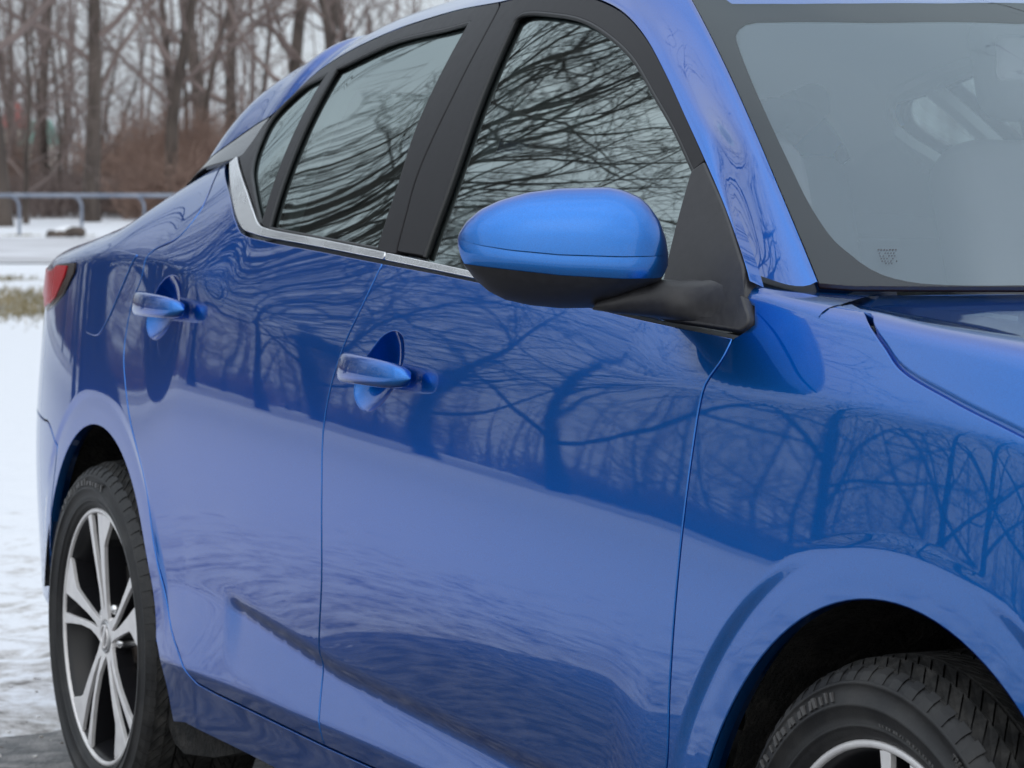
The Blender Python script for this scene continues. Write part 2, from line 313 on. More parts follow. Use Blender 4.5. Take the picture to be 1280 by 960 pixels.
def shrub_mesh(seed, h, w, stems, m):
    g = np.random.default_rng(seed); br = []
    for i in range(stems):
        a = g.uniform(0, 6.28); rr = w*.5*math.sqrt(g.random()); p = np.array([rr*math.cos(a), rr*math.sin(a), -.1]); d = np.array([g.normal(0, .28), g.normal(0, .28), 1.]); L = h*g.uniform(.55, 1.05)
        pts = [p]
        for k in range(4): d = d+g.normal(0, .16, 3); d /= np.linalg.norm(d); pts.append(pts[-1]+d*L/4)
        pts = np.array(pts); br.append((pts, .016*(1-np.linspace(0, 1, 5)*.7)))
        for k in range(7):
            j = g.integers(1, 4); q = pts[j]; d2 = np.array([g.normal(0, .8), g.normal(0, .8), g.uniform(.1, 1.1)]); d2 /= np.linalg.norm(d2); l2 = h*g.uniform(.12, .38)
            p2 = np.array([q, q+d2*l2*.5+g.normal(0, .04, 3), q+d2*l2+g.normal(0, .08, 3)]); br.append((p2, np.array([.009, .007, .004])))
    return fast_mesh('shrub', *tubes(br, 3), m)
SHR = [shrub_mesh(s, h, w, n, m_) for s, h, w, n, m_ in ((1, 3.3, 4.2, 210, redtw), (2, 2.5, 4.6, 210, twigm), (3, 3.9, 3.6, 190, redtw))]
def tree(kind, p, sc, rz, label, group=None, name='bare_tree', tilt=0., taz=0.):
    o = empty(name, (p[0], p[1], float(rise(p[0], p[1]))-.05), label, 'tree', group, rz)
    o.scale = (sc, sc, sc)
    if tilt: o.rotation_euler = (tilt*math.cos(taz), tilt*math.sin(taz), rz)
    for n, me in zip(('trunk', 'crown'), kind):
        c = bpy.data.objects.new(n, me); COL.objects.link(c); c.parent = o
    return o
# trees whose trunks can be told apart in the photograph
tree(BIG[0], at(2, 80), 1.12, .4, 'thick dark trunk leaning in at the far left of the snow behind the fence')
tree(SLIM[0], at(34, 82), 1.0, 1.1, 'thin bare tree with a curving trunk just right of the thick leftmost trunk', name='slender_tree', tilt=.06, taz=1.2)
tree(SLIM[2], at(58, 90), .95, 2.5, 'forked slender tree in front of the green and red roofed house', name='slender_tree', tilt=.10, taz=1.9)
tree(BIG[1], at(114, 84), .92, 2.2, 'straight stout trunk standing alone left of the middle of the thicket')
tree(BIG[2], at(218, 86), .80, 5.0, 'tall trunk leaning right just left of the car roofline', tilt=.05, taz=2.0)
tree(SLIM[1], at(236, 95), 1.2, .7, 'dark slender tree crossing behind the trunk that leans right', name='slender_tree')
tree(BIG[0], at(352, 92), .95, 3.3, 'forked bare tree rising behind the sloping rear roof of the car')
tree(BIG[1], at(392, 96), .85, 4.4, 'middle bare trunk of the row above the car roof', tilt=.04, taz=4)
tree(BIG[2], at(425, 90), .75, 1.4, 'bare trunk leaning left above the rear door glass', tilt=.06, taz=.5)
tree(BIG[0], at(462, 100), .8, 6.0, 'rightmost bare trunk seen above the car roof')
# the rest of the wood, which nothing tells apart
G1 = 'slender trees in the wood behind the fence'; G2 = 'brown bushes along the foot of the wood'
for i in range(104):
    u = rng.uniform(-2600, 700) if i > 17 else rng.uniform(-60, 560); d = rng.uniform(88, 125)
    th = YAW - math.atan((u-640)/FPX)
    p = at(u, d) if i <= 17 else CAM[:2]+d*np.array([-math.cos(rng.uniform(-1.05, .3)), math.sin(rng.uniform(-1.05, .3))])
    if i > 17:
        b_ = rng.uniform(-1.05, .28); p = d*np.array([-math.cos(b_), math.sin(b_)])
    tree((SLIM+BIG)[int(rng.integers(0, 6 if i <= 17 else 3))] if i % 3 else SLIM[i % 3], p, rng.uniform(.75, 1.25)*(1.45 if i > 17 else 1), rng.uniform(0, 6.28), 'slender bare tree among many in the brown wood behind the fence', G1, 'slender_tree')
def shrub(p, sc, rz):
    o = bpy.data.objects.new('bush', SHR[int(rng.integers(0, 3))]); COL.objects.link(o); o.location = (p[0], p[1], float(rise(p[0], p[1]))); o.scale = (sc, sc, sc*rng.uniform(.8, 1.15)); o.rotation_euler = (0, 0, rz)
    tag(o, 'leafless reddish brown bush in the thicket at the foot of the wood', 'bush', G2)
for i in range(130):
    if i < 50: p = at(rng.uniform(-60, 600), rng.uniform(86, 112))
    else:
        b_ = rng.uniform(-1.1, .28); p = rng.uniform(84, 112)*np.array([-math.cos(b_), math.sin(b_)])
    if i < 50 and abs(i % 5) < 3 and -30 < (np.dot(p-CAM[:2], RD)/np.dot(p-CAM[:2], FD)*FPX+640) < 105 and np.dot(p-CAM[:2], FD) > 90: p = at(rng.uniform(150, 560), rng.uniform(90, 112))
    shrub(p, rng.uniform(.6, .95), rng.uniform(0, 6.28))
# far wood closing the view
g = np.random.default_rng(5); br = []
for i in range(1300):
    b_ = g.uniform(-1.3, .45) if i < 1000 else g.uniform(.45, 1.0); r = g.uniform(125, 190); p = np.array([-r*math.cos(b_), r*math.sin(b_), 1.]); h = g.uniform(5, 15)
    if .250 < b_ < .300 and r < 165 and i % 4: continue
    q = p+np.array([g.normal(0, .6), g.normal(0, .6), h]); mid = (p+q)/2+g.normal(0, .25, 3); br.append((np.array([p, mid, q]), np.array([.10, .07, .03])*g.uniform(.5, 1.5)))
    for k in range(5):
        s = p+(q-p)*g.uniform(.25, .95); e_ = s+np.array([g.normal(0, 1.3), g.normal(0, 1.3), g.uniform(.3, 2.2)]); br.append((np.array([s, (s+e_)/2+g.normal(0, .1, 3), e_]), np.array([.035, .028, .015])))
for i in range(6600):
    b_ = g.uniform(-1.3, .45) if i < 5200 else g.uniform(.45, 1.0); r = g.uniform(118, 150); p = np.array([-r*math.cos(b_), r*math.sin(b_), .9])
    if .250 < b_ < .300 and i % 4: continue
    q = p+np.array([g.normal(0, .9), g.normal(0, .9), g.uniform(1.2, 3.8)]); br.append((np.array([p, (p+q)/2+g.normal(0, .2, 3), q]), np.array([.05, .04, .03])))
V, F = tubes(br, 3); o = bpy.data.objects.new('far_wood', fast_mesh('far_wood', V, F, twigm)); COL.objects.link(o); tag(o, 'distant brown leafless wood closing the view behind the nearer trees', 'wood', kind='stuff')
# big bare trees beside the car park: they stand left of the frame and show in the glass and paint
G3 = 'bare trees beside the car park mirrored in the side of the car'
for i, (x, y, sc, k) in enumerate(((-21, -4.6, 1.3, 0), (-24, -6.0, 1.25, 1), (-28, -6.6, 1.55, 2), (-31, -8.0, 1.6, 0), (-68, -17, 2.2, 2), (-74, -24, 2.3, 0), (-66, -30, 2.2, 1), (-72, -38, 2.3, 2), (-60, -40, 2.1, 0), (-66, -50, 2.2, 1), (-52, -48, 2.1, 2), (-56, -60, 2.3, 0), (-44, -58, 2.1, 1), (-76, -14, 2.3, 1), (-78, -31, 2.3, 1), (-62, -23, 2.0, 0), (-48, -40, 1.9, 1), (-70, -9, 2.2, 2), (-6, 11, 1.3, 2))):
    tree(NEAR[k], (x, y), sc, i*1.7, 'bare dark tree beside the car park seen only as a reflection in the car', G3)
# ------------------------------------------------------------------ hoop-topped rail fence
fd = 69.5
def fp(s): p = CAM[:2]+FD*fd+RD*s; return np.array([p[0], p[1], rise(p[0], p[1])+.02])
s_of = lambda u: (u-640)/FPX*fd
fmat = noise_mat(mat('weathered_blue_grey_pipe', (.2, .23, .29), .5, .3), 4, (.17, .20, .26), (.27, .30, .36))
fence = empty('rail_fence', tuple(fp(s_of(60))), 'low blue grey pipe fence with curved posts along the snowy verge', 'fence'); F0 = fp(s_of(60))
sp = s_of(103)-s_of(25); s_0 = s_of(25)-14*sp
rail = [fp(s_0+sp*i*.5)-F0+np.array([0, 0, .93]) for i in range(0, 44)]
MB().tube(rail, .047, 10).build('rail', fmat, fence)
for i in range(22):
    s = s_0+sp*i; b_ = fp(s)-F0; d3 = np.array([*RD, 0]); pts = [b_+np.array([0, 0, -.1]), b_+np.array([0, 0, .45])]
    for a_ in np.linspace(0, math.pi/2, 7): pts.append(b_+np.array([0, 0, .66])+np.array([0, 0, .26])*math.sin(a_)-d3*.22*(1-math.cos(a_)))
    MB().tube(pts, .036, 8).build('post', fmat, fence)
# fallen log with snow on top beside the fence, dead grass
p = at(83, 67.5); p0 = (p[0], p[1], float(rise(*p))+.05)
lg = MB(); lg.tube([np.array([*RD, 0])*x+np.array([0, 0, .06+.05*math.sin(x*7)]) for x in np.linspace(-.42, .42, 9)], [.10, .13, .12, .14, .12, .13, .11, .12, .08], 10)
lo = lg.build('fallen_log', bark, loc=p0); tag(lo, 'short dark rotten log lying in the snow below the fence rail', 'log')
sc_ = MB(); sc_.tube([np.array([*RD, 0])*x+np.array([0, 0, .13+.02*math.sin(x*9)]) for x in np.linspace(-.22, .2, 6)], [.05, .09, .1, .09, .08, .04], 8); sc_.build('snow_cap', mat('fresh_snow', (.85, .86, .88), .8), lo)
g = np.random.default_rng(8); V = []; F = []
dry = noise_mat(mat('dry_winter_grass', (.2, .16, .08), .9), 3, (.13, .11, .05), (.34, .27, .15))
def blades(cx, cy, sx, sy, n, h):
    for i in range(n):
        x, y = cx+g.normal(0, sx), cy+g.normal(0, sy); a = g.uniform(0, 6.28); l = h*g.uniform(.5, 1.3); w = .012; z = float(rise(x, y))+.0; k = len(V); tx, ty = g.normal(0, .6*l), g.normal(0, .6*l)
        V.extend([(x-w*math.cos(a), y-w*math.sin(a), z-.03), (x+w*math.cos(a), y+w*math.sin(a), z-.03), (x+tx, y+ty, z+l)]); F.append((k, k+1, k+2))
for (u, d, sx1, sy1, n) in ((6, 30.5, 1.9, .75, 4200), (30, 27.5, .7, .4, 900), (-80, 29, 2.5, .8, 2600), (5, 37, .35, .3, 350)):
    p = at(u, d); blades(p[0], p[1], sx1, sy1, n, .10)
for u in (24, 34, 101): p = at(u, 69); blades(p[0], p[1], .22, .22, 160, .09)
tag(link('dry_grass', V, F, dry, smooth=False), 'patches of flattened yellow grass showing through the snow', 'grass', kind='stuff')
# house glimpsed through the trees
hp = at(38, 150); hz = float(rise(*hp)); cream = noise_mat(mat('cream_render', (.6, .56, .48), .8), 2, (.52, .48, .40), (.66, .62, .54))
house = empty('house', (hp[0], hp[1], hz), 'cream house with green roof and red gable glimpsed between the left trunks', 'house', rz=YAW*-1+math.pi/2); house.scale = (.5, .7, .80)
hb = MB().box((0, 0, 1.9), (4.4, 5, 3.8)).build('wall', cream, house, smooth=False)
grn = mat('green_metal_roof', (.12, .30, .24), .5); red = mat('red_tile_roof', (.33, .06, .05), .7); wnd = mat('dark_window', (.03, .035, .04), .1)
MB().add([(-.4, -2.9, 3.6), (2.7, -2.9, 3.6), (2.7, 2.9, 3.6), (-.4, 2.9, 3.6), (.2, 0, 5.1), (2.2, 0, 5.1)], [(0, 1, 5, 4), (2, 3, 4, 5), (1, 2, 5), (3, 0, 4), (3, 2, 1, 0)]).build('roof', grn, house, smooth=False)
MB().add([(-2.7, -2.8, 4.6), (-.2, -2.8, 4.6), (-.2, 2.8, 4.6), (-2.7, 2.8, 4.6), (-1.7, 0, 6.2), (-.9, 0, 6.2)], [(0, 1, 5, 4), (2, 3, 4, 5), (1, 2, 5), (3, 0, 4), (3, 2, 1, 0)]).build('gable_roof', red, house, smooth=False)
MB().box((-1.45, 0, 4.2), (2.1, 4.9, .9)).build('upper_wall', cream, house, smooth=False)
for x in (-1.5, 0, 1.4): 
    w_ = MB().box((x, -2.52, 1.9), (.8, .1, 1.1)).build('window', wnd, house, smooth=False)

# ------------------------------------------------------------------ car body surface: half width w(x, z), from tilt angles of the panels
DX, DZ = .0025, .00125
XS = np.arange(-3.64, 1.0001, DX); ZS = np.arange(.10, 1.5001, DZ)
# each station: x, then (z, tilt in degrees; positive faces upward) from sill to deck
ST = [
 (-3.62, [(.16,-18),(.26,-8),(.30,-4),(.335,-4),(.345,-3),(.40,-3),(.42,-3),(.44,-3),(.52,-2),(.60,-1),(.72,3),(.86,6),(.97,8),(.99,40),(1.01,60),(1.03,72),(1.05,82)]),
 (-3.20, [(.16,-18),(.26,-8),(.30,-4),(.335,-4),(.345,-3),(.40,-3),(.42,-3),(.44,-3),(.52,-2),(.60,0),(.72,4),(.86,6),(.985,8),(1.005,45),(1.02,62),(1.04,74),(1.06,82)]),
 (-2.90, [(.16,-20),(.26,-8),(.30,-4),(.335,-3),(.345,-2),(.40,-2),(.42,-2),(.44,-2),(.52,-1),(.60,1),(.72,4),(.86,6.5),(1.00,8),(1.02,44),(1.05,58),(1.08,72),(1.11,82)]),
 (-2.70, [(.16,-22),(.26,-9),(.30,-5),(.335,-4),(.345,-2),(.40,-2),(.44,-2),(.46,-2),(.53,-1),(.60,1),(.72,4.5),(.86,7),(1.005,8.5),(1.03,38),(1.08,47),(1.14,60),(1.18,80)]),
 (-2.42, [(.18,-22),(.26,-9),(.30,-8),(.335,-7),(.345,2),(.42,0),(.46,-3),(.48,-3),(.54,-2),(.62,1),(.745,5.2),(.87,8),(1.005,9),(1.025,34),(1.10,40),(1.20,46),(1.32,54)]),
 (-2.16, [(.18,-24),(.27,-10),(.318,-15),(.335,-15),(.347,6),(.465,4),(.478,-2),(.490,-3),(.500,-3),(.66,0),(.812,5.0),(.88,7.5),(.968,9),(.998,26),(1.07,33),(1.20,41),(1.32,50)]),
 (-2.00, [(.18,-24),(.275,-10),(.318,-15),(.335,-15),(.347,4),(.460,2.5),(.473,-1),(.486,-3),(.494,-3.4),(.66,0),(.807,5.1),(.87,7.5),(.935,9.3),(.972,22),(1.062,30),(1.2,37),(1.32,47)]),
 (-1.89, [(.18,-24),(.275,-10),(.317,-15),(.335,-15),(.347,3),(.452,2),(.464,-1),(.478,-3),(.485,-3.6),(.655,0),(.804,5.2),(.87,7.5),(.922,9.5),(.962,20),(1.058,29),(1.2,36),(1.32,46)]),
 (-1.475,[(.18,-24),(.275,-10),(.308,-15),(.333,-15),(.345,3.5),(.408,2.2),(.422,-2),(.440,-4.5),(.448,-5.5),(.63,0),(.788,5.5),(.83,7.5),(.88,10),(.93,15),(1.03,23),(1.2,31),(1.32,42)]),
 (-.95,  [(.18,-24),(.275,-10),(.300,-15),(.325,-15),(.337,4),(.378,2.5),(.392,-3),(.408,-6),(.416,-8),(.61,1.2),(.768,5.9),(.82,8),(.88,11),(.93,16),(1.0,22),(1.2,30),(1.32,42)]),
 (-.60,  [(.18,-24),(.275,-10),(.300,-14),(.322,-14),(.334,4),(.366,2.5),(.380,-1),(.398,-4),(.408,-6),(.60,2.2),(.753,6.1),(.82,8.4),(.885,10.5),(.915,18),(.975,24),(1.05,34),(1.2,50)]),
 (-.45,  [(.18,-24),(.275,-10),(.300,-10),(.322,-8),(.334,2),(.372,2),(.388,-2),(.402,-2),(.515,1.6),(.60,3),(.744,6.2),(.82,8.6),(.893,9.5),(.912,22),(1.006,30),(1.020,60),(1.028,83)]),
 (-.10,  [(.18,-24),(.275,-10),(.300,-6),(.322,-4),(.334,-2),(.372,-1),(.388,-1),(.402,0),(.515,1.8),(.60,3),(.70,6),(.82,8.8),(.888,9.5),(.906,22),(.970,30),(.984,60),(.992,83)]),
 (.30,   [(.18,-24),(.275,-10),(.300,-6),(.322,-4),(.334,-2),(.372,-1),(.388,-1),(.402,0),(.515,2),(.60,4),(.70,7),(.80,9.5),(.860,11),(.878,22),(.934,32),(.949,60),(.958,83)]),
 (.65,   [(.18,-20),(.25,-8),(.30,-5),(.322,-3),(.334,-2),(.372,0),(.388,0),(.402,1),(.50,3),(.58,6),(.66,10),(.72,12),(.775,14),(.795,24),(.842,36),(.860,60),(.872,83)]),
 (1.0,   [(.18,-15),(.25,-6),(.30,-4),(.322,-2),(.334,-1),(.372,0),(.388,1),(.402,2),(.50,5),(.56,8),(.62,12),(.66,14),(.69,18),(.71,30),(.74,40),(.77,56),(.80,80)]),
]
sx = np.array([s[0] for s in ST])
KZ = np.array([pchip(sx, [s[1][k][0] for s in ST], XS) for k in range(17)])
KT = np.array([pchip(sx, [s[1][k][1] for s in ST], XS) for k in range(17)])
WX = [(-3.64,.60),(-3.55,.70),(-3.42,.78),(-3.30,.823),(-3.20,.845),(-3.05,.867),(-2.90,.880),(-2.70,.888),(-2.45,.896),(-2.2,.901),(-1.8,.906),(-1.4,.908),(-.9,.908),(-.4,.904),(-.1,.901),(.2,.895),(.45,.880),(.7,.845),(.86,.79),(1.0,.70)]
def smooth1(a, n, axis):
    k = np.ones(n)/n; p = n//2
    a = np.concatenate([np.repeat(np.take(a, [0], axis), p, axis), a, np.repeat(np.take(a, [-1], axis), p, axis)], axis)
    return np.apply_along_axis(lambda q: np.convolve(q, k, 'valid'), axis, a)
W0 = smooth1(smooth1(np.interp(XS, *zip(*WX)), 61, 0), 61, 0)
TILT = np.array([pchip(KZ[:, i], KT[:, i], ZS) for i in range(len(XS))])
TILT = smooth1(smooth1(smooth1(TILT, 3, 1), 3, 1), 11, 0)
def integrate(tilt_deg, zref):
    tn = np.tan(np.radians(np.clip(tilt_deg, -60, 83)))
    c = np.concatenate([np.zeros((len(XS), 1)), np.cumsum((tn[:, 1:]+tn[:, :-1])/2*np.diff(ZS), 1)], 1)
    return -(c - np.array([np.interp(r, ZS, c[i]) for i, r in enumerate(zref)])[:, None])
WT = W0[:, None] + integrate(TILT, np.full(len(XS), .70))
# pressed feature low on the doors: a narrow undercut that dies away to the front
ZL = np.interp(XS, [-3.64, -1.935, -1.475, -.835, -.40, 1.0], [.66, .470, .4205, .392, .388, .39])
fa = (.0078*sstep(-1.965, -1.89, XS)*(1-sstep(-.80, -.45, XS)))[:, None]; ft = (ZZ_ := np.meshgrid(XS, ZS, indexing='ij')[1]) - ZL[:, None]
sp = lambda q: .003*np.log1p(np.exp(np.clip(q/.003, -60, 60)))
WT = WT - smooth1(smooth1(fa*(sp(.018-ft)-sp(-ft))/.018*(.35*sstep(-.105, 0, ft)+.65*np.clip(1+ft/.105, 0, 1)), 3, 1), 3, 1)
ARCH = [(.037, .324, .380), (-2.685, .329, .380)]
XX, ZZ = np.meshgrid(XS, ZS, indexing='ij')
for (ax, az, ar) in ARCH:                              # pressed wheel arch flares
    r = np.hypot(XX-ax, np.where(ZZ < az, (ZZ-az)*.25, ZZ-az))
    lip = W0[:, None] + .0012 - .050*np.clip(ZZ-.62, -.3, .3) - .02*np.clip(ar+.03-r, 0, 1)
    k = sstep(ar+.074, ar+.050, r)*sstep(.36, .60, ZZ)
    WT = WT*(1-k) + lip*k
class Side:
    """outer skin y = -w(x, z)"""
    def __init__(s, T):
        s.T = T; s.gx = np.gradient(T, DX, axis=0); s.gz = np.gradient(T, DZ, axis=1)
    def bil(s, T, x, z):
        i = np.clip((np.asarray(x)-XS[0])/DX, 0, len(XS)-1.001); j = np.clip((np.asarray(z)-ZS[0])/DZ, 0, len(ZS)-1.001)
        a = i.astype(int); b = j.astype(int); u = i-a; v = j-b
        return T[a, b]*(1-u)*(1-v)+T[a+1, b]*u*(1-v)+T[a, b+1]*(1-u)*v+T[a+1, b+1]*u*v
    def w(s, x, z): return s.bil(s.T, x, z)
    def nrm(s, x, z):
        n = np.stack([-s.bil(s.gx, x, z), -np.ones_like(np.asarray(x, float)), -s.bil(s.gz, x, z)], -1)
        return n/np.linalg.norm(n, axis=-1, keepdims=True)
    def pos(s, x, z, off=0.):
        x = np.asarray(x, float); z = np.asarray(z, float)
        return np.stack([x, -s.w(x, z), z], -1) + s.nrm(x, z)*np.asarray(off)[..., None]
    def inside(s, P): return P[..., 1] + s.w(P[..., 0], P[..., 2])
    def dom(s, P): return P[..., [0, 2]]
BODY = Side(WT)
# side window plane: leans in from the belt line
BELT = np.interp(XS, [-3.64, -2.6, -2.05, -1.42, -1.14, -.56, -.35, 1.0], [1.15, 1.11, 1.07, 1.031, 1.012, .973, .96, .9])
gst = [(-3.64, 50, 58), (-2.9, 46, 54), (-2.45, 37, 47), (-2.1, 30, 42), (-1.45, 22, 36), (-.5, 20, 34), (1.0, 20, 34)]
GT = np.array([[np.interp(x, [g[0] for g in gst], [g[1] for g in gst]), np.interp(x, [g[0] for g in gst], [g[2] for g in gst])] for x in XS])
gk = np.clip((ZZ-BELT[:, None])/(1.40-BELT[:, None]), -.5, 1.3)
GTILT = smooth1(smooth1(GT[:, :1]+(GT[:, 1:]-GT[:, :1])*gk, 121, 0), 81, 0)
gb = np.array([np.interp(BELT[i], ZS, WT[i]) for i in range(len(XS))])
gb = smooth1(smooth1(gb, 81, 0), 81, 0)
GLS = Side(gb[:, None] - .004 + integrate(GTILT, BELT))
class Screen:
    """windscreen: height z over (x, y)"""
    B = .50
    def z(s, x, y):
        q = np.asarray(x)+s.B*np.asarray(y)**2; t = (q+.20)/(-.828+.20)
        return 1.031 + .35*t + .05*t*(1-t)
    def nrm(s, x, y):
        e = 1e-4; zx = (s.z(x+e, y)-s.z(x-e, y))/(2*e); zy = (s.z(x, y+e)-s.z(x, y-e))/(2*e)
        n = np.stack([-zx, -zy, np.ones_like(zx)], -1); return n/np.linalg.norm(n, axis=-1, keepdims=True)
    def pos(s, x, y, off=0.):
        x = np.asarray(x, float); y = np.asarray(y, float)
        return np.stack([x, y, s.z(x, y)], -1)+s.nrm(x, y)*np.asarray(off)[..., None]
    def inside(s, P): return s.z(P[..., 0], P[..., 1]) - P[..., 2]
    def dom(s, P): return P[..., [0, 1]]
SCR = Screen()
def ray(u, v): return FW + RT*(u-640)/FPX - UP*(v-480)/FPX
def meet(surf, pts, t0=2.0, t1=8.0, off=0.):
    """where the sight lines of photograph points meet a surface of the car: outlines measured from the photograph"""
    out = []; T = np.linspace(t0, t1, 6001)
    for (u, v) in pts:
        d = ray(u, v); P = CAM + T[:, None]*d; g = surf.inside(P)+off; k = np.where((g[:-1] < 0) & (g[1:] >= 0))[0]
        if len(k) == 0: i = int(np.argmin(np.abs(g))); out.append(surf.dom(P[i])); continue
        i = k[0]; a = g[i]/(g[i]-g[i+1]); out.append(surf.dom(P[i]*(1-a)+P[i+1]*a))
    return np.array(out)
def mf(*p): return meet(BODY, p)
def mg(*p): return meet(GLS, p)
def ms(*p): return meet(SCR, p)
def spline(pts, step=.01, closed=False):
    """smooth curve through points (Catmull-Rom, centripetal) resampled evenly"""
    P = np.asarray(pts, float); n = len(P)
    if n < 3: seg = P
    else:
        E = np.vstack([2*P[0]-P[1], P, 2*P[-1]-P[-2]]); seg = []
        for i in range(n-1):
            p0, p1, p2, p3 = E[i:i+4]
            t1 = max(np.linalg.norm(p1-p0), 1e-6)**.5; t2 = t1+max(np.linalg.norm(p2-p1), 1e-6)**.5; t3 = t2+max(np.linalg.norm(p3-p2), 1e-6)**.5
            for t in np.linspace(t1, t2, 24, endpoint=False):
                a1 = (t1-t)/t1*p0+t/t1*p1; a2 = (t2-t)/(t2-t1)*p1+(t-t1)/(t2-t1)*p2; a3 = (t3-t)/(t3-t2)*p2+(t-t2)/(t3-t2)*p3
                b1 = (t2-t)/t2*a1+t/t2*a2; b2 = (t3-t)/(t3-t1)*a2+(t-t1)/(t3-t1)*a3
                seg.append((t2-t)/(t2-t1)*b1+(t-t1)/(t2-t1)*b2)
        seg.append(P[-1]); seg = np.array(seg)
    L = np.concatenate([[0], np.cumsum(np.linalg.norm(np.diff(seg, axis=0), axis=1))])
    k = max(2, int(round(L[-1]/step))+1); q = np.linspace(0, L[-1], k)
    return np.stack([np.interp(q, L, seg[:, i]) for i in range(seg.shape[1])], -1)
def chain(*curves):
    out = []
    for c in curves:
        for p in c:
            if not out or np.hypot(*(np.asarray(p)-out[-1])) > .0012: out.append(np.asarray(p, float))
    if np.hypot(*(out[0]-out[-1])) < .0012: out.pop()
    return np.array(out)
def in_poly(P, poly):
    x, y = P[:, 0], P[:, 1]; c = np.zeros(len(P), bool); n = len(poly); j = n-1
    for i in range(n):
        xi, yi = poly[i]; xj, yj = poly[j]
        if yi != yj:
            c ^= ((yi > y) != (yj > y)) & (x < (xj-xi)*(y-yi)/(yj-yi)+xi)
        j = i
    return c
def area(p): return .5*np.sum(p[:, 0]*np.roll(p[:, 1], -1)-np.roll(p[:, 0], -1)*p[:, 1])
def offset_loop(p, d):
    """offset a ccw loop outward by d"""
    e1 = p-np.roll(p, 1, 0); e2 = np.roll(p, -1, 0)-p
    n1 = np.stack([e1[:, 1], -e1[:, 0]], -1); n2 = np.stack([e2[:, 1], -e2[:, 0]], -1)
    n1 /= np.linalg.norm(n1, axis=1, keepdims=True)+1e-12; n2 /= np.linalg.norm(n2, axis=1, keepdims=True)+1e-12
    b = n1+n2; b /= np.linalg.norm(b, axis=1, keepdims=True)+1e-9
    c = np.clip((b*n1).sum(1), .5, 1)
    return p+b*(d/c)[:, None]
def seg_dist(P, loop):
    d = np.full(len(P), 9.)
    for i in range(len(loop)):
        d = np.minimum(d, np.hypot(P[:, 0]-loop[i, 0], P[:, 1]-loop[i, 1]))
    return d
def panel(name, poly, surf, m, parent, holes=(), off=0., gap=.0018, step=.012, flange=.014, r=.0016, bulge=0., lines=()):
    loops = [np.asarray(poly)] + [np.asarray(h) for h in holes]
    full = []
    for i, l in enumerate(loops):
        if area(l) < 0: l = l[::-1]
        if i: l = l[::-1]
        full.append(l)
    base = [offset_loop(l, -(gap+r)) for l in full]
    pts = np.vstack(base); idx = []; k = 0
    for l in base: idx.append(list(range(k, k+len(l)))); k += len(l)
    lo, hi = base[0].min(0), base[0].max(0)
    gx, gy = np.meshgrid(np.arange(lo[0], hi[0], step), np.arange(lo[1], hi[1], step), indexing='ij'); gx = gx.copy(); gy = gy + (np.arange(gx.shape[0]) % 2)[:, None]*step*.5
    G = np.stack([gx.ravel(), gy.ravel()], -1); ok = in_poly(G, base[0])
    for h in base[1:]: ok &= ~in_poly(G, h)
    G = G[ok]
    if len(G): G = G[seg_dist(G, pts) > step*.5]
    for L in lines:
        L = np.asarray(L); L = L[in_poly(L, base[0])] if len(L) else L
        for h in base[1:]: L = L[~in_poly(L, h)]
        if len(L): L = L[seg_dist(L, pts) > .004]
        if len(L) and len(G): G = G[seg_dist(G, L) > .0035]
        if len(L): G = np.vstack([G, L]) if len(G) else L
    allp = np.vstack([pts, G]) if len(G) else pts
    edges = [(l[i], l[(i+1) % len(l)]) for l in idx for i in range(len(l))]
    v, _, f, ov, _, _ = delaunay_2d_cdt([Vector((float(a), float(b))) for a, b in allp], edges, [], 0, 1e-7)
    V = np.array([[q.x, q.y] for q in v]); F = np.array([q for q in f if len(q) == 3])
    c = V[F].mean(1); ok = in_poly(c, base[0])
    for h in base[1:]: ok &= ~in_poly(c, h)
    F = F[ok]
    o2 = off
    if bulge:
        o2 = off + bulge*np.clip(seg_dist(V, pts)/.02, 0, 1)
    P = surf.pos(V[:, 0], V[:, 1], o2 if bulge else np.full(len(V), off)); N = surf.nrm(V[:, 0], V[:, 1])
    verts = [P]; norms = [N]; faces = [tuple(q) for q in F]; n0 = len(V)
    lut = {}
    for i, o in enumerate(ov):
        for q in o: lut[q] = i
    for l, ids, fl in zip(base, idx, full):
        n = len(l); o1 = offset_loop(l, r*.7); o2_ = offset_loop(l, r)
        A = P[[lut[i] for i in ids]]; nA = N[[lut[i] for i in ids]]
        B = surf.pos(o2_[:, 0], o2_[:, 1], np.full(n, off)); out = B-A; out -= nA*(out*nA).sum(1, keepdims=True); out /= np.linalg.norm(out, axis=1, keepdims=True)+1e-9
        R1 = A+out*r*.7-nA*r*.3; R2 = A+out*r-nA*r; R3 = R2-nA*flange
        n1 = nA+out*.8; n1 /= np.linalg.norm(n1, axis=1, keepdims=True)
        n2 = out+nA*.15; n2 /= np.linalg.norm(n2, axis=1, keepdims=True)
        verts += [R1, R2, R3]; norms += [n1, n2, out]
        rings = [[lut[i] for i in ids], list(range(n0, n0+n)), list(range(n0+n, n0+2*n)), list(range(n0+2*n, n0+3*n))]; n0 += 3*n
        for a, b in zip(rings[:-1], rings[1:]):
            for i in range(n): j = (i+1) % n; faces.append((a[i], a[j], b[j], b[i]))
    verts = np.vstack(verts); norms = np.vstack(norms)
    return link(name, verts, outward(verts, faces, norms), m, parent, norms)

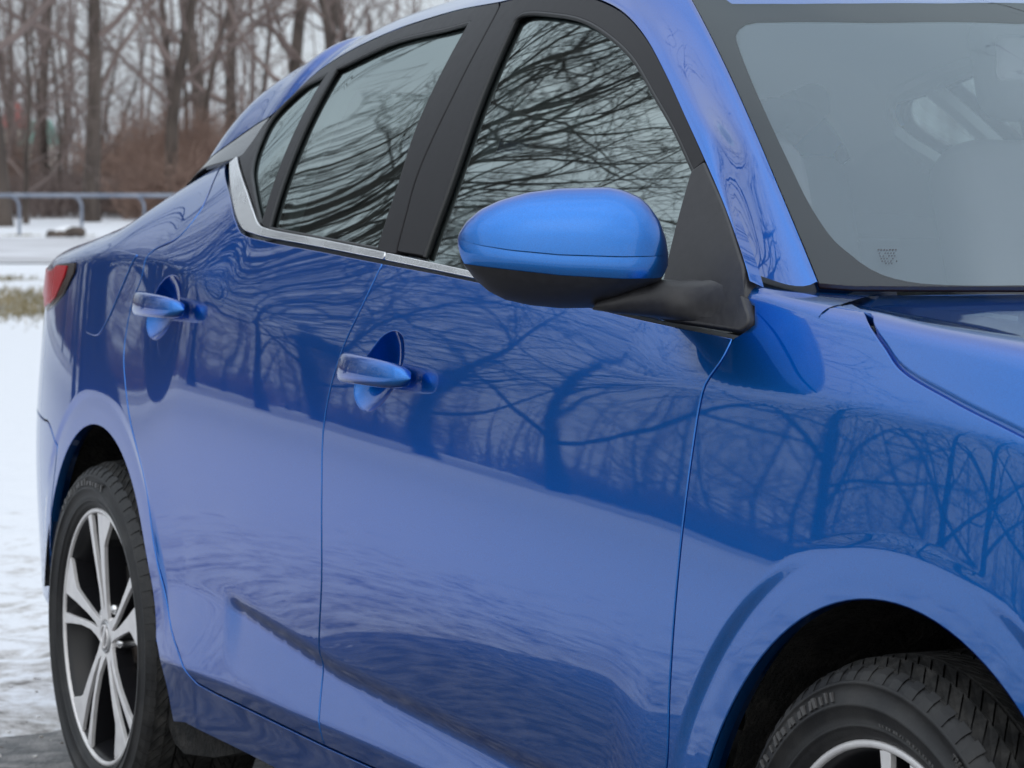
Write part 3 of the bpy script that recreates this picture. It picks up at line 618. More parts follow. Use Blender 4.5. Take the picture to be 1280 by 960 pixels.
CREASE = []
for k_, offs in ((2, (-.002, .003)), (3, (-.003, .002)), (4, (-.002, .004)), (5, (-.004, 0, .002)),  (12, (-.004, .004)), (13, (-.008, .004)), (14, (-.010, -.004, 0, .004)), (15, (-.006, -.003, 0, .002))):
    for o_ in offs: CREASE.append(np.stack([XS[::4], KZ[k_][::4]+o_], -1))
for o_ in (-.012, -.006, -.003, -.001, .001, .004, .009, .014, .017, .019, .022, .027): CREASE.append(np.stack([XS[::3], ZL[::3]+o_], -1))
for (ax, az, ar) in ARCH:
    for dr in (.046, .050, .055, .062, .069, .074, .078):
        a_ = np.radians(np.arange(-2, 182, .9)); CREASE.append(np.stack([ax+(ar+dr)*np.cos(a_), az+(ar+dr)*np.sin(a_)], -1))
# ------------------------------------------------------------------ the car
CAR = empty('car', (0, 0, 0), 'blue metallic four-door saloon with silver and black wheels parked on the wet asphalt', 'car')
LEFT = []                       # everything that has a twin on the far side
def both(o): LEFT.append(o); return o
P_ = M['paint']
# shut lines, from the photograph
B_line = spline(mf((479, 328), (455, 378), (430, 432), (412, 490), (404, 540), (402, 620), (402, 720), (404, 830), (406, 933)))
FD_line = spline(np.vstack([mf((917, 421), (903, 449), (882, 480), (873, 515), (866, 560), (858, 620), (849, 700), (842, 780), (837, 860), (833, 958)), [(-.428, .40), (-.428, .345), (-.42, .300)]]))
RD_line = spline(mf((279, 205), (251, 262), (227, 293), (186, 318), (177, 347), (165, 379), (157, 420), (154.6, 446), (157, 484), (162, 522), (170, 557), (181, 602), (199, 712), (213, 781), (224, 818), (233, 840), (246, 854)))
rd_bot = spline(np.vstack([mf((246, 854), (270, 867), (330, 896)), B_line[-1:]]))
fd_bot = spline(np.vstack([B_line[-1:], [(-1.1, .301), (-.75, .297)], FD_line[-1:]]))
belt_r = spline(mf((284, 203), (288.5, 244), (295, 274), (303, 290), (330, 299), (400, 312.5), (479, 328)), .008)
belt_f = spline(np.vstack([B_line[:1], mf((580, 347.5), (700, 374), (822, 402), (917, 421))]))

# handle recesses, outlines from the photograph
def ellipse_loop(pts): return spline(np.vstack([pts, pts[:1]]), .006)[:-1]
rec_f = ellipse_loop(mf((463, 441), (478, 422), (494, 415.5), (503, 425), (504, 446), (498, 470), (486, 492), (473, 507), (460, 512.5), (448, 505), (443, 488), (450, 462)))
rec_r = ellipse_loop(mf((199, 358), (208, 348.5), (217, 346), (224, 352), (225.5, 367), (220, 388), (211, 407), (201, 420), (193, 423), (186, 417), (183.5, 401), (190, 378)))
front_door = both(panel('front_door', chain(belt_f, FD_line, fd_bot[::-1], B_line[::-1]), BODY, P_, CAR, [rec_f], lines=CREASE))
rear_door = both(panel('rear_door', chain(belt_r, B_line, rd_bot[::-1], RD_line[::-1]), BODY, P_, CAR, [rec_r], lines=CREASE))
def recess(loop, door):
    """the scooped cup behind a door handle"""
    l = loop if area(loop) > 0 else loop[::-1]; l = offset_loop(l, .0028)
    c = l.mean(0); rings = 9; V = []; n = len(l)
    for k in range(rings):
        s = k/(rings-1); p = c+(l-c)*(1-s*.97); d = .026*math.sin(s*math.pi/2)**.75
        V.append(BODY.pos(p[:, 0], p[:, 1], np.full(n, -d-.001)))
    V = np.vstack(V); f = grid_faces(rings, n, wrap_v=True)+[tuple(range((rings-1)*n, rings*n))]
    o = link('handle_recess', V, outward(V, f, np.tile([0, -1., .1], (len(V), 1))), P_, door); both(o)
recess(rec_f, front_door); recess(rec_r, rear_door)
def handle(door, tail, head, hh):
    """arched pull handle: tail and head are photograph points of its ends"""
    a = meet(BODY, [tail], off=.022)[0]; b = meet(BODY, [head], off=.012)[0]; n = 22; m_ = 16; V = []
    for i in range(n+1):
        s = i/n; p = a+(b-a)*s
        d = .006+.030*math.sin(math.pi*min(max(s*.94+.03, 0), 1))**.5
        hw = hh*max(0, 1-abs(2*s-1)**(9 if s < .5 else 5))**.5*(1-.12*(2*s-1)) * .5 + .0006
        th = .0125*max(0, 1-abs(2*s-1)**12)**.5+.0006
        base = BODY.pos(p[0:1], p[1:2], np.array([d]))[0]; nn = BODY.nrm(p[0:1], p[1:2])[0]
        ax = BODY.pos(b[:1], b[1:])[0]-BODY.pos(a[:1], a[1:])[0]; ax /= np.linalg.norm(ax); up = np.cross(ax, -nn); up /= np.linalg.norm(up)
        if up[2] < 0: up = -up
        for j in range(m_):
            t = 2*math.pi*j/m_; cx, sx_ = math.cos(t), math.sin(t)
            e = .62
            V.append(base+up*hw*math.copysign(abs(cx)**e, cx)+nn*th*math.copysign(abs(sx_)**e, sx_))
    f = grid_faces(n+1, m_, wrap_v=True)+[tuple(range(m_)), tuple(range(n*m_, (n+1)*m_))]
    V = np.array(V); ctr = np.repeat(V.reshape(n+1, m_, 3).mean(1), m_, 0)
    o = link('door_handle', V, outward(V, f, V-ctr+1e-6), P_, door); both(o)
    # chrome insert along the lower edge
handle(front_door, (425.5, 461), (515.5, 476), .040)
handle(rear_door, (170, 381), (232, 389), .040)

def arc(cx, cz, r, a0, a1, n=40): return np.array([(cx+r*math.cos(a), cz+r*math.sin(a)) for a in np.linspace(R(a0), R(a1), n)])
hood_edge = spline(np.vstack([mf((1090, 374), (1093, 390), (1105, 430), (1125, 459), (1190, 499), (1280, 545)), [(.40, .845), (.62, .79), (.76, .745)]]))
kt = lambda x: float(np.interp(x, XS, KZ[16])-.001)
sail_low = mf((926, 416), (941, 405), (941, 380), (937, 356), (936, 343))
sh_x = np.linspace(sail_low[-1, 0], hood_edge[0, 0], 40); shoulder = np.stack([sh_x, [kt(x) for x in sh_x]], -1); hood_edge[0, 1] = kt(hood_edge[0, 0])
ax, az, ar = ARCH[0]
fender = both(panel('front_fender', chain(FD_line[::-1], sail_low[:-1], shoulder, hood_edge[1:], [(.77, .70), (.72, .625)], spline([(.72, .622), (.55, .615), (.318, .612)]), arc(ax, az, ar, 49, 186), [(ax-ar-.002, .25), (-.415, .25)]), BODY, P_, CAR, step=.0085, lines=CREASE))
ax, az, ar = ARCH[1]
sm = mf((72, 557), (61, 529), (54, 524)); seam = spline(np.vstack([sm, [(-3.45, sm[-1, 1]+.02), (-3.60, sm[-1, 1]+.02)]]))
RD_q = RD_line[RD_line[:, 1] > .372]
quarter = both(panel('rear_quarter_panel', chain(RD_line, rd_bot[1:], fd_bot[1:], [(-.345, .285), (-.345, .20)], spline([(-.345, .198), (-1.2, .216), (-2.2, .236)]), spline(mf((217, 904), (211, 873), (205, 846), (199, 822))), arc(ax, az, ar, 6, 166), seam,
     [(-3.60, .99)], spline([(-3.60, 1.0), (-3.40, 1.03), (-3.20, 1.053), (-3.05, 1.082), (-2.90, 1.105)]), spline(np.vstack([[(-2.90, 1.105)], mf((207, 239), (217, 231), (233, 221), (287, 200.5), (279, 205))]))), BODY, P_, CAR, step=.0085, lines=CREASE))
# rear bumper, wrapped on the same skin below its seam
bump = both(panel('rear_bumper', chain(arc(ax, az, ar, 167, 181, 10), [(-3.12, .322), (-3.3, .325), (-3.60, .33)], seam[::-1]), BODY, P_, CAR))
fuel = both(panel('fuel_door', chain(spline(mf((141, 313), (126, 360), (108, 413), (113, 418), (121, 420), (127, 415), (137, 397), (152, 362), (173, 318))), spline(mf((173, 318), (150, 312.5), (141, 313)))), BODY, P_, quarter, off=.0022, gap=.0004, flange=.006))
tl_poly = lambda *p: chain(spline(np.vstack([mf(*p), mf(p[0])])))
both(panel('tail_light', np.vstack([mf((96, 328), (94.5, 341), (81, 368), (70, 381), (60, 389)), [(-3.24, .92), (-3.38, .915), (-3.5, .91), (-3.5, .985), (-3.38, .99)], mf((66, 338), (73, 330.5))]), BODY, M['smoke_lens'], CAR, off=.004, gap=0))
both(panel('lens', np.vstack([mf((87, 332), (84, 345), (72, 372), (66, 379), (59, 384)), [(-3.24, .925), (-3.38, .92), (-3.5, .915), (-3.5, .98), (-3.38, .985)], mf((67, 339), (74, 332))]), BODY, M['red_lens'], bpy.data.objects['tail_light'], off=.0065, gap=0, flange=.004))
# greenhouse: frames, glass, bright trim
top_out = mg((245, 198), (320, 155), (346, 138), (389, 96), (424, 71), (488, 39), (520, 27.5), (572, 12), (625, 2))
rf_top = spline(mg((304, 191.5), (346, 138), (389, 96), (424, 71), (488, 39), (520, 27.5), (572, 12), (624, 2)), .008)
split = spline(mg((624, 2), (622, 12), (571, 110), (521, 219), (506, 272), (495, 314)), .008)
rf_bot = spline(mg((298, 197), (304, 221), (311, 241), (318, 262), (326, 281), (336, 286), (400, 299), (470, 313), (495, 318)), .008)
q_hole = chain(spline(mg((327, 276), (318, 234), (316, 209), (325, 177), (344, 142), (374, 113), (406, 95)), .006), spline(mg((406, 95), (327, 276)), .008))
r_hole = chain(spline(mg((337, 282.5), (472, 308)), .008), spline(mg((472, 308), (497, 230), (520, 159), (556, 82), (585, 30)), .008), spline(mg((585, 30), (560, 37), (488, 55), (420, 87)), .008), spline(mg((420, 87), (337, 282.5)), .008))
def scaled(l, d):
    l = l if area(l) > 0 else l[::-1]
    return offset_loop(l, d)
q_hole = scaled(q_hole, .0035); r_hole = scaled(r_hole, .003)
BT = M['black_trim']
rframe = both(panel('window_frame', chain(rf_top, split, rf_bot[::-1]), GLS, BT, rear_door, [q_hole, r_hole], gap=.0012, flange=.02))
both(panel('quarter_glass', scaled(q_hole, .004), GLS, M['side_glass'], rear_door, off=-.007, gap=0, flange=.003))
both(panel('window_glass', scaled(r_hole, .004), GLS, M['side_glass'], rear_door, off=-.008, gap=0, flange=.003))
f_out = spline(mg((627, 2), (660, -6), (700, -9.5), (735, -5), (756, 2), (782, 17), (809, 48), (835, 96), (857, 144), (882, 200)), .008)
f_in = spline(mg((866, 214), (844, 166), (817, 118), (791, 74), (765, 48), (730, 26), (695, 18), (651, 18), (643, 24)), .008)
f_post = spline(mg((643, 24), (603, 114), (564, 223), (529, 321)), .008)
fframe = both(panel('window_frame', chain(split[::-1]+np.array([.0015, 0]), f_out, f_in, f_post, mg((497, 314.5))), GLS, BT, front_door, gap=.0012, flange=.02))
f_glass = chain(f_in, f_post, spline(mg((529, 321), (580, 340), (700, 366), (822, 394)), .01), mg((833, 341), (866, 214)))
both(panel('window_glass', scaled(f_glass, .004), GLS, M['side_glass'], front_door, off=-.009, gap=0, flange=.003))
# seals round the glass
def seal(loop, door, rad=.0035, off=-.003, closed=True):
    l = loop; P = GLS.pos(l[:, 0], l[:, 1], np.full(len(l), off)); P = list(P)+([P[0], P[1]] if closed else [])
    both(MB().tube(P, rad, 6, cap=False).build('window_seal', M['seal'], door))
seal(q_hole, rear_door); seal(r_hole, rear_door); seal(chain(f_in, f_post), front_door, closed=False)
both(panel('beltline_trim', chain(spline(mg((288, 205), (291, 244), (297, 272), (305, 287.5), (318, 293), (330, 296.5), (400, 309.5), (481.5, 325.5)), .008), mg((484.5, 315.5)), spline(mg((484.5, 315.5), (470, 312.5), (400, 298.5), (336, 286), (326, 281), (318, 262), (311, 241), (304, 221), (298, 196.5)), .008)), GLS, M['chrome'], rear_door, off=.004, gap=.0003, flange=.008, r=.002))
both(panel('beltline_trim', chain(spline(mg((482.5, 326), (580, 346), (700, 372), (824, 399)), .008), spline(mg((828, 391), (700, 363.5), (580, 336.5), (485.5, 316)), .008)), GLS, M['chrome'], front_door, off=.004, gap=.0003, flange=.008, r=.002))
both(panel('roof_pillar_trim', chain(spline(mg((245, 198), (283, 175), (320, 155), (346, 138)), .008)[:-3], mg((306, 190), (299, 196), (287, 199.5)), spline(mg((287, 199.5), (233, 220), (217, 231.5)), .008), [(-3.05, 1.125), (-3.05, 1.16)]), GLS, M['gloss_black'], CAR, off=-.001, gap=.0006))
# roof, rails and rear pillars: one skin over the cabin
c1 = spline(np.vstack([[(-3.10, 1.165)], mg((245, 198), (320, 155), (346, 138), (389, 96), (424, 71), (488, 39), (520, 27.5), (572, 12), (625, 2), (660, -6), (700, -9.5), (735, -5), (756, 2))]), .02)
sil_x = [-3.12, -3.02, -2.85, -2.66, -2.47, -2.30, -2.10, -1.9, -1.6, -1.3, -1.05]
sil_z = [1.208, 1.232, 1.288, 1.334, 1.384, 1.420, 1.447, 1.458, 1.462, 1.448, 1.415]
V = []; q = np.concatenate([np.linspace(0, 1, 22)**1.3, 1+np.linspace(0, 1, 12)[1:]])
for (x, z) in c1:
    w1 = float(GLS.w(x, z)); zs = max(pchip(sil_x, sil_z, [x])[0], z+.004); ys = w1-.165
    for t in q:
        if t <= 1: y = w1-(w1-ys)*t; zz = z+(zs-z)*(1-(1-t)**2.1)
        else: y = ys*(2-t); zz = zs+.012*(1-(2-t)**2)
        bow = .10*(1-(y/w1)**2) * float(sstep(-1.5, -1.0, x)) - .16*(1-(y/w1)**2)*float(sstep(-2.2, -3.0, x))*-1
        V.append((x+bow, -y, zz))
V = np.array(V); nq = len(q); nc = len(c1)
V2 = V.reshape(nc, nq, 3); mir = V2[:, ::-1].copy(); mir[..., 1] *= -1
V3 = np.concatenate([V2, mir[:, 1:]], 1); nw = V3.shape[1]
# front edge of the roof follows the head of the windscreen
f = grid_faces(nc, nw); VV = V3.reshape(-1, 3); VV[:, 0] = np.where(np.abs(VV[:, 1]) < .53, np.minimum(VV[:, 0], -1.06), VV[:, 0])
roof_rows = [i for i in range(nc)]
# rear screen opening: leave out the middle of the skin behind x=-2.35
xm = V3[..., 0]; ym = V3[..., 1]
def keep(face):
    c = VV[list(face)].mean(0)
    return not (c[0] < -2.50 and abs(c[1]) < .36) 
f = [q_ for q_ in f if keep(q_)]
roof = link('roof', VV, outward(VV, f, np.tile([0, 0, 1.], (len(VV), 1))+np.stack([0*VV[:, 0], np.sign(VV[:, 1])*.3, 0*VV[:, 0]], -1)), P_, CAR)
# header strip: joins the roof skin to the windscreen edge
hd_u = [(864, 3), (930, 3), (1000, 3), (1080, 2.5), (1180, 2.5), (1280, 2)]
hd = meet(SCR, hd_u); hy = np.concatenate([hd[:, 1], [-.1, 0]]) if hd[-1, 1] < -.12 else hd[:, 1]
hx_f = lambda y: np.interp(np.abs(y), np.abs(hd[::-1, 1]), hd[::-1, 0]) if np.abs(hd[-1, 1]) < np.abs(hd[0, 1]) else hd[0, 0]
V = []; ys_ = np.linspace(-.52, .52, 41)
for y in ys_:
    xe = float(hx_f(max(abs(y), 0))) ; ze = float(SCR.z(xe, y)); xb = -1.22; w1 = .66
    zb_ = np.interp(abs(y), [0, .47, .60], [1.444, 1.436, 1.41])
    for t in np.linspace(0, 1, 10):
        x = xe-.002+(xb-xe)*t; V.append((x, y, ze-.006*(1-t)**6+.004+(zb_+.002-ze)*(1-(1-t)**1.7)))
f = grid_faces(41, 10); V = np.array(V)
link('roof_header', V, outward(V, f, np.tile([0, 0, 1.], (len(V), 1))), P_, CAR)
# A pillars
A = spline(mg((722, -7.5), (735, -5), (756, 2), (782, 17), (809, 48), (835, 96), (857, 144), (883, 201), (909, 262), (933, 330), (939, 352)), .012); nA = 60
Bp = spline(ms((850, -20), (857, -8), (864, 4), (904, 83), (940, 163), (969, 232), (1012, 335), (1021, 357)), .012)
rs = lambda c, n: np.stack([np.interp(np.linspace(0, 1, n), np.linspace(0, 1, len(c)), c[:, i]) for i in range(2)], -1)
A = rs(A, nA); Bp = rs(Bp, nA)
PA = GLS.pos(A[:, 0], A[:, 1]); NA = GLS.nrm(A[:, 0], A[:, 1]); PB = SCR.pos(Bp[:, 0], Bp[:, 1]); NB = SCR.nrm(Bp[:, 0], Bp[:, 1])
V = []; ns = 14
for i in range(nA):
    d = PB[i]-PA[i]; L = np.linalg.norm(d); ta = d-NA[i]*(d@NA[i]); ta /= np.linalg.norm(ta); tb = d-NB[i]*(d@NB[i]); tb /= np.linalg.norm(tb)
    p0 = PA[i]+NA[i]*.002; p3 = PB[i]+NB[i]*.006; p1 = p0+ta*L*.34+NA[i]*.002; p2 = p3-tb*L*.34
    V += [p0-NA[i]*.02, p0-NA[i]*.0015]
    for t in np.linspace(0, 1, ns): V.append((1-t)**3*p0+3*t*(1-t)**2*p1+3*t*t*(1-t)*p2+t**3*p3)
    V += [p3-NB[i]*.002+tb*.0015, p3-NB[i]*.02+tb*.0015]
V = np.array(V); f = grid_faces(nA, ns+4)
both(link('front_pillar', V, outward(V, f, np.repeat(NA+NB, ns+4, 0)), P_, CAR))
up_px = spline(np.array([(930, 329.), (960, 332), (1010, 336), (1060, 348.5), (1100, 358), (1121, 362.3)]), 3.)
n1_ = 60; up_px = np.stack([np.interp(np.linspace(0, 1, n1_), np.linspace(0, 1, len(up_px)), up_px[:, k]) for k in range(2)], -1)
sx2 = np.interp(np.linspace(0, 1, n1_), np.linspace(0, 1, len(sh_x)), sh_x); V = []; Nn = []
for i in range(n1_):
    x = sx2[i]; z = kt(x); a_ = BODY.pos(np.array([x]), np.array([z+.0004]))[0]; na_ = BODY.nrm(np.array([x]), np.array([z]))[0]
    d = ray(*up_px[i]); zt = z+.006; b_ = CAM+d*((zt-CAM[2])/d[2])
    for dz_, of_ in ((-.016, -.0025), (-.0125, .0005), (-.0075, .0008), (-.0040, .0008), (-.0012, .0006)): V.append(BODY.pos(np.array([x]), np.array([z+dz_]), np.array([of_]))[0]); Nn.append(BODY.nrm(np.array([x]), np.array([z+dz_]))[0])
    for t_ in np.linspace(0, 1, 12):
        p = a_*(1-t_)+b_*t_; p[2] = z+.0004+.006*(1-(1-t_)**1.6); V.append(p); q = np.array([0, -.07*(1-t_)-.02, 1.])*min(1, t_*4+.25)+na_*max(0, .75-t_*4); Nn.append(q/np.linalg.norm(q))
V = np.array(V); Nn = np.array(Nn); f = grid_faces(n1_, 17)
# turned-down inboard edge
e0 = len(V); V = np.vstack([V, V[16::17]+np.array([.0, .002, -.02])]); Nn = np.vstack([Nn, np.tile([0, 1., .2], (n1_, 1))]); f += [(i*17+16, (i+1)*17+16, e0+i+1, e0+i) for i in range(n1_-1)]
both(link('wing_top', V, outward(V, f, Nn), P_, fender, Nn))
# windscreen, its black border and moulding
edge = Bp[2:]
yb = np.linspace(edge[-1, 1], -edge[-1, 1], 41)[1:-1]
bot = np.stack([-.17-.5*yb**2+0*yb, yb], -1)
yt = np.linspace(edge[0, 1], -edge[0, 1], 31)[1:-1]; top = np.stack([edge[0, 0]+.5*(edge[0, 1]**2-yt**2), yt], -1)[::-1]
scr_poly = chain(edge, bot, (edge*np.array([1, -1]))[::-1], top)
both_off = panel('windscreen', scr_poly, SCR, M['screen_glass'], CAR, gap=.003, flange=.004, step=.03)
fr = ms((947, 22.5), (932, 26), (923, 37), (926, 52), (943, 96), (966, 148), (991, 201), (1010, 240), (1026, 267), (1045, 293), (1066, 311), (1086, 326), (1109, 337), (1145, 345), (1192, 348), (1240, 348.5), (1280, 348))
fr = spline(fr, .015)
y0 = fr[-1, 1]; fy = np.linspace(y0, -y0, 25)[1:-1]; fb = np.stack([fr[-1, 0]+.5*(y0**2-fy**2), fy], -1)
tt = ms((947, 22.5), (1100, 23), (1280, 24)); yt = np.linspace(fr[0, 1], -fr[0, 1], 31)[1:-1]
ftp = np.stack([np.interp(np.abs(yt), np.abs(tt[::-1, 1]), tt[::-1, 0]), yt], -1)[::-1]
hole = chain(fr, fb, (fr*np.array([1, -1]))[::-1], ftp)
panel('windscreen_border', scr_poly, SCR, M['frit'], bpy.data.objects['windscreen'], [hole], off=-.006, gap=.003, flange=.001, step=.03)
veil_mat = bpy.data.materials.new('painted_glass_veil'); veil_mat.use_nodes = True; t = veil_mat.node_tree; t.nodes.clear()  # added pale blue layer: painted brightness over the cabin, inside the black border
o_ = nd(t, 'ShaderNodeOutputMaterial'); df = nd(t, 'ShaderNodeBsdfTranslucent'); df.inputs[0].default_value = (.62, .76, .92, 1); d2 = nd(t, 'ShaderNodeBsdfDiffuse'); d2.inputs[0].default_value = (.62, .76, .92, 1)
m1 = nd(t, 'ShaderNodeMixShader'); m1.inputs[0].default_value = .0; tr = nd(t, 'ShaderNodeBsdfTransparent'); m2 = nd(t, 'ShaderNodeMixShader'); m2.inputs[0].default_value = .16
t.links.new(d2.outputs[0], m1.inputs[1]); t.links.new(df.outputs[0], m1.inputs[2]); t.links.new(tr.outputs[0], m2.inputs[1]); t.links.new(m1.outputs[0], m2.inputs[2]); t.links.new(m2.outputs[0], o_.inputs[0])
panel('windscreen_painted_veil', hole, SCR, veil_mat, bpy.data.objects['windscreen'], off=-.009, gap=-.004, flange=.0005, step=.03)
# small printed block low on the windscreen
mb = MB(); k = 0
for row, (n, v0) in enumerate(((7, 313), (6, 317), (6, 320.5), (5, 324), (6, 327), (4, 329.5))):
    for c in range(n):
        if (row*7+c*3) % 5 == 0 and row: continue
        u = 1098+row*1.2+c*3.6; p = ms((u, v0))[0]; e = .0007 if row else .0010
        qv = [SCR.pos(np.array([p[0]+a*e]), np.array([p[1]+b*e*1.3]), np.array([.0008]))[0] for a, b in ((-1, -1), (1, -1), (1, 1), (-1, 1))]
        mb.add(qv, [(0, 1, 2, 3)])
mk = mb.build('screen_marking', mat('screen_print', (.05, .05, .058), .6), bpy.data.objects['windscreen']); tag(mk, kind='stuff')
# bonnet and boot lid: carry the body skin over to the middle of the car
def lid(name, xs_, zlow, ztop, crown, yc_bow=None, n1=16, n2=18):
    V = []
    for x in xs_:
        zl = zlow(x); zt = ztop(x)
        for t in np.linspace(0, 1, n1): z = zl+(zt-zl)*t; V.append((x, -float(BODY.w(x, z)), z))
        wt = float(BODY.w(x, zt)); sl = math.tan(R(90)-R(80))
        for t in np.linspace(0, 1, n2)[1:]:
            y = wt*(1-t); xq = x+(yc_bow(x, wt-y) if yc_bow else 0); V.append((xq, -y, zt+.006*(1-(1-t)**3)+crown*(1-(1-t)**2)))
    n = n1+n2-1; V = np.array(V).reshape(len(xs_), n, 3); mr = V[:, ::-1].copy(); mr[..., 1] *= -1
    V = np.concatenate([V, mr[:, 1:]], 1); nn = V.shape[1]
    # turned-down edges
    lo = V[:, :1] + np.array([0, .004, -.014]); hi = V[:, -1:] + np.array([0, -.004, -.014])
    V = np.concatenate([lo, V, hi], 1); nn += 2
    V = np.concatenate([V[:1]+np.array([-.003*np.sign(xs_[1]-xs_[0]), 0, -.015]), V, V[-1:]+np.array([.003*np.sign(xs_[1]-xs_[0]), 0, -.015])], 0)
    f = grid_faces(len(V), nn); V = V.reshape(-1, 3)
    return link(name, V, outward(V, f, np.stack([0*V[:, 0], np.sign(V[:, 1])*.4, np.ones(len(V))], -1)), P_, CAR)
he = hood_edge[np.argsort(hood_edge[:, 0])]
x_h = he[0, 0]+.002
hxs = np.concatenate([[x_h, x_h+.004], np.linspace(x_h+.012, .80, 70)])
bonnet = lid('bonnet', hxs, lambda x: min(float(np.interp(x, he[:, 0], he[:, 1]))+.0004+.0022*float(sstep(.995, .96, np.interp(x, he[:, 0], he[:, 1]))), kt(x)-.0015), kt, .0, yc_bow=lambda x, d: -.355*(1-math.exp(-d/.06))*(1-d/.80)**2*float(sstep(.40, x_h, x)))
boot = lid('boot_lid', np.linspace(-3.00, -3.60, 30), lambda x: float(np.interp(x, [-3.6, -3.4, -3.2, -3.05, -2.9], [1.0, 1.03, 1.053, 1.082, 1.105]))+.0005, lambda x: float(np.interp(x, [-3.6, -3.4, -3.2, -3.05, -2.9], [1.0, 1.03, 1.053, 1.082, 1.105]))+.006, .012)
# cowl below the screen
V = []
for y in np.linspace(-.66, .66, 25):
    x0 = -.17-.5*y*y
    V += [(x0-.02, y, 1.0+.0*y), (x0+.06, y, .985), (x0+.14, y, .975)]
V = np.array(V); link('cowl_panel', V, outward(V, grid_faces(25, 3), np.tile([0, 0, 1.], (75, 1))), M['plastic'], CAR)
# tail and nose skins across the car
def across(name, x0, bow, zz, m_, nz_=10):
    V = []
    for z in np.linspace(zz[0], zz[1], nz_):
        w = float(BODY.w(x0, z))
        for y in np.linspace(-1, 1, 41): V.append((x0+bow*(1-abs(y)**2.4), y*w, z))
    V = np.array(V); return link(name, V, outward(V, grid_faces(nz_, 41), np.tile([np.sign(bow), 0, 0.], (len(V), 1))), m_, CAR)
across('rear_fascia', -3.60, -.12, (.24, .70), P_); across('tailgate', -3.60, -.08, (.70, 1.0), P_)
# nose
def nose(name, z0, z1, m_, x0=.70, extra=0.):
    V = []; nz_ = 10
    for z in np.linspace(z0, z1, nz_):
        lean = .10*np.clip((z-.55)/.3, 0, 1)
        for s in np.linspace(-1, 1, 61):
            th = s*math.pi/2; w = float(BODY.w(x0, z))+extra
            V.append((x0+(.27-lean+extra)*abs(math.cos(th))**.7, w*math.copysign(abs(math.sin(th))**.55, s), z))
    V = np.array(V); return link(name, V, outward(V, grid_faces(nz_, 61), V*np.array([1, 1, 0])-np.array([.3, 0, 0])), m_, CAR)
fb_ = nose('front_bumper', .20, .60, P_); nose('nose_panel', .60, .79, P_)
both(panel('bumper_corner', chain(arc(*ARCH[0], 48, -6), [(.42, .22), (.71, .20), (.71, .60)], spline([(.71, .612), (.55, .606), (.318, .603)])), BODY, P_, fb_))
grille = MB().box((.86, 0, .54), (.02, .66, .30), .008).build('grille', M['dark'], CAR)
for i in range(9): MB().tube([(.945-.012*i*.3, y, .42+.03*i) for y in np.linspace(-.32, .32, 9)], .006, 6).build('grille_bar', M['gloss_black'], grille)
def lamp(s):
    V = []
    for z in np.linspace(.64, .745, 6):
        for t in np.linspace(0, 1, 14):
            th = (.30+.62*t)*math.pi/2; w = float(BODY.w(.70, z))
            lean = .10*np.clip((z-.55)/.3, 0, 1)
            V.append((.70+(.275-lean)*abs(math.cos(th))**.7+.004, s*(w*abs(math.sin(th))**.55+.004), z))
    V = np.array(V); link('headlight', V, outward(V, grid_faces(6, 14), V-np.array([.3, 0, .6])), mat('headlamp_lens', (.5, .52, .55), .08, 0, Coat_Weight=1.0), CAR)
lamp(1); lamp(-1)
# inner shell seen in the panel gaps, dark wheel housings, underbody
xs_ = np.arange(-3.55, .72, .03); zs_ = np.arange(.25, .99, .03)
def shell_keep(x, z): return all(math.hypot(x-a, z-b) > c+.012 for a, b, c in ARCH)
V = []; ok = []
for x in xs_:
    for z in zs_: V.append(tuple(BODY.pos(np.array([x]), np.array([z]), np.array([-.045]))[0])); ok.append(shell_keep(x, z) and not (z > np.interp(x, XS, BELT)-.02 and x > -2.3) and z < np.interp(x, XS, KZ[15]))
f = [q for q in grid_faces(len(xs_), len(zs_)) if all(ok[i] for i in q)]
both(link('inner_shell', V, f, M['dark'], CAR))
for (ax, az, ar) in ARCH:
    V = []; na = 40
    for i in range(na+1):
        a = (R(-14)+R(208)*i/na) if ax > -1 else (R(-14)+R(188)*i/na)
        for (dr, y) in ((.012, -.872), (.03, -.80), (.035, -.62), (.03, -.5)): V.append((ax+(ar+dr)*math.cos(a), y, az+(ar+dr)*math.sin(a)))
    f = grid_faces(na+1, 4); c0 = len(V)
    V += [(ax, -.5, az)]; f += [(i*4+3, (i+1)*4+3, c0) for i in range(na)]
    both(link('wheel_arch_liner', V, f, M['liner'], CAR))
    # body-coloured return edge of the arch
    V = []
    for i in range(61):
        a = (R(-8)+R(196)*i/60) if ax > -1 else (R(5)+R(177)*i/60); px, pz = ax+ar*math.cos(a), az+ar*math.sin(a)
        p = BODY.pos(np.array([px]), np.array([pz]))[0]
        for (dr, dy) in ((.0012, .001), (.004, .012), (.010, .030)): V.append((ax+(ar+dr)*math.cos(a), p[1]+dy, az+(ar+dr)*math.sin(a)))
    both(link('arch_lip', V, grid_faces(61, 3), P_, CAR))
MB().box((-1.25, 0, .24), (3.6, 1.35, .05)).build('underbody', M['dark'], CAR)
# splash guard behind the rear wheel opening
mb = MB()
gp = []
for (u, v_) in ((196, 795), (198, 850), (204, 885), (211, 909), (219, 930), (230, 942), (268, 947), (300, 941), (330, 935), (330, 900), (260, 880), (216, 850), (208, 800)):
    d = ray(u, v_); p = CAM+d*((-.845-CAM[1])/d[1]); gp.append((p[0], p[2]))
v = [(x, -.845, z) for (x, z) in gp]+[(x-.01, -.70, z) for x, z in gp]; n = len(gp)
mb.add(v, [tuple(range(n))[::-1], tuple(range(n, 2*n))]+[(i, (i+1) % n, n+(i+1) % n, n+i) for i in range(n)])
both(mb.build('splash_guard', M['liner'], CAR, smooth=False))

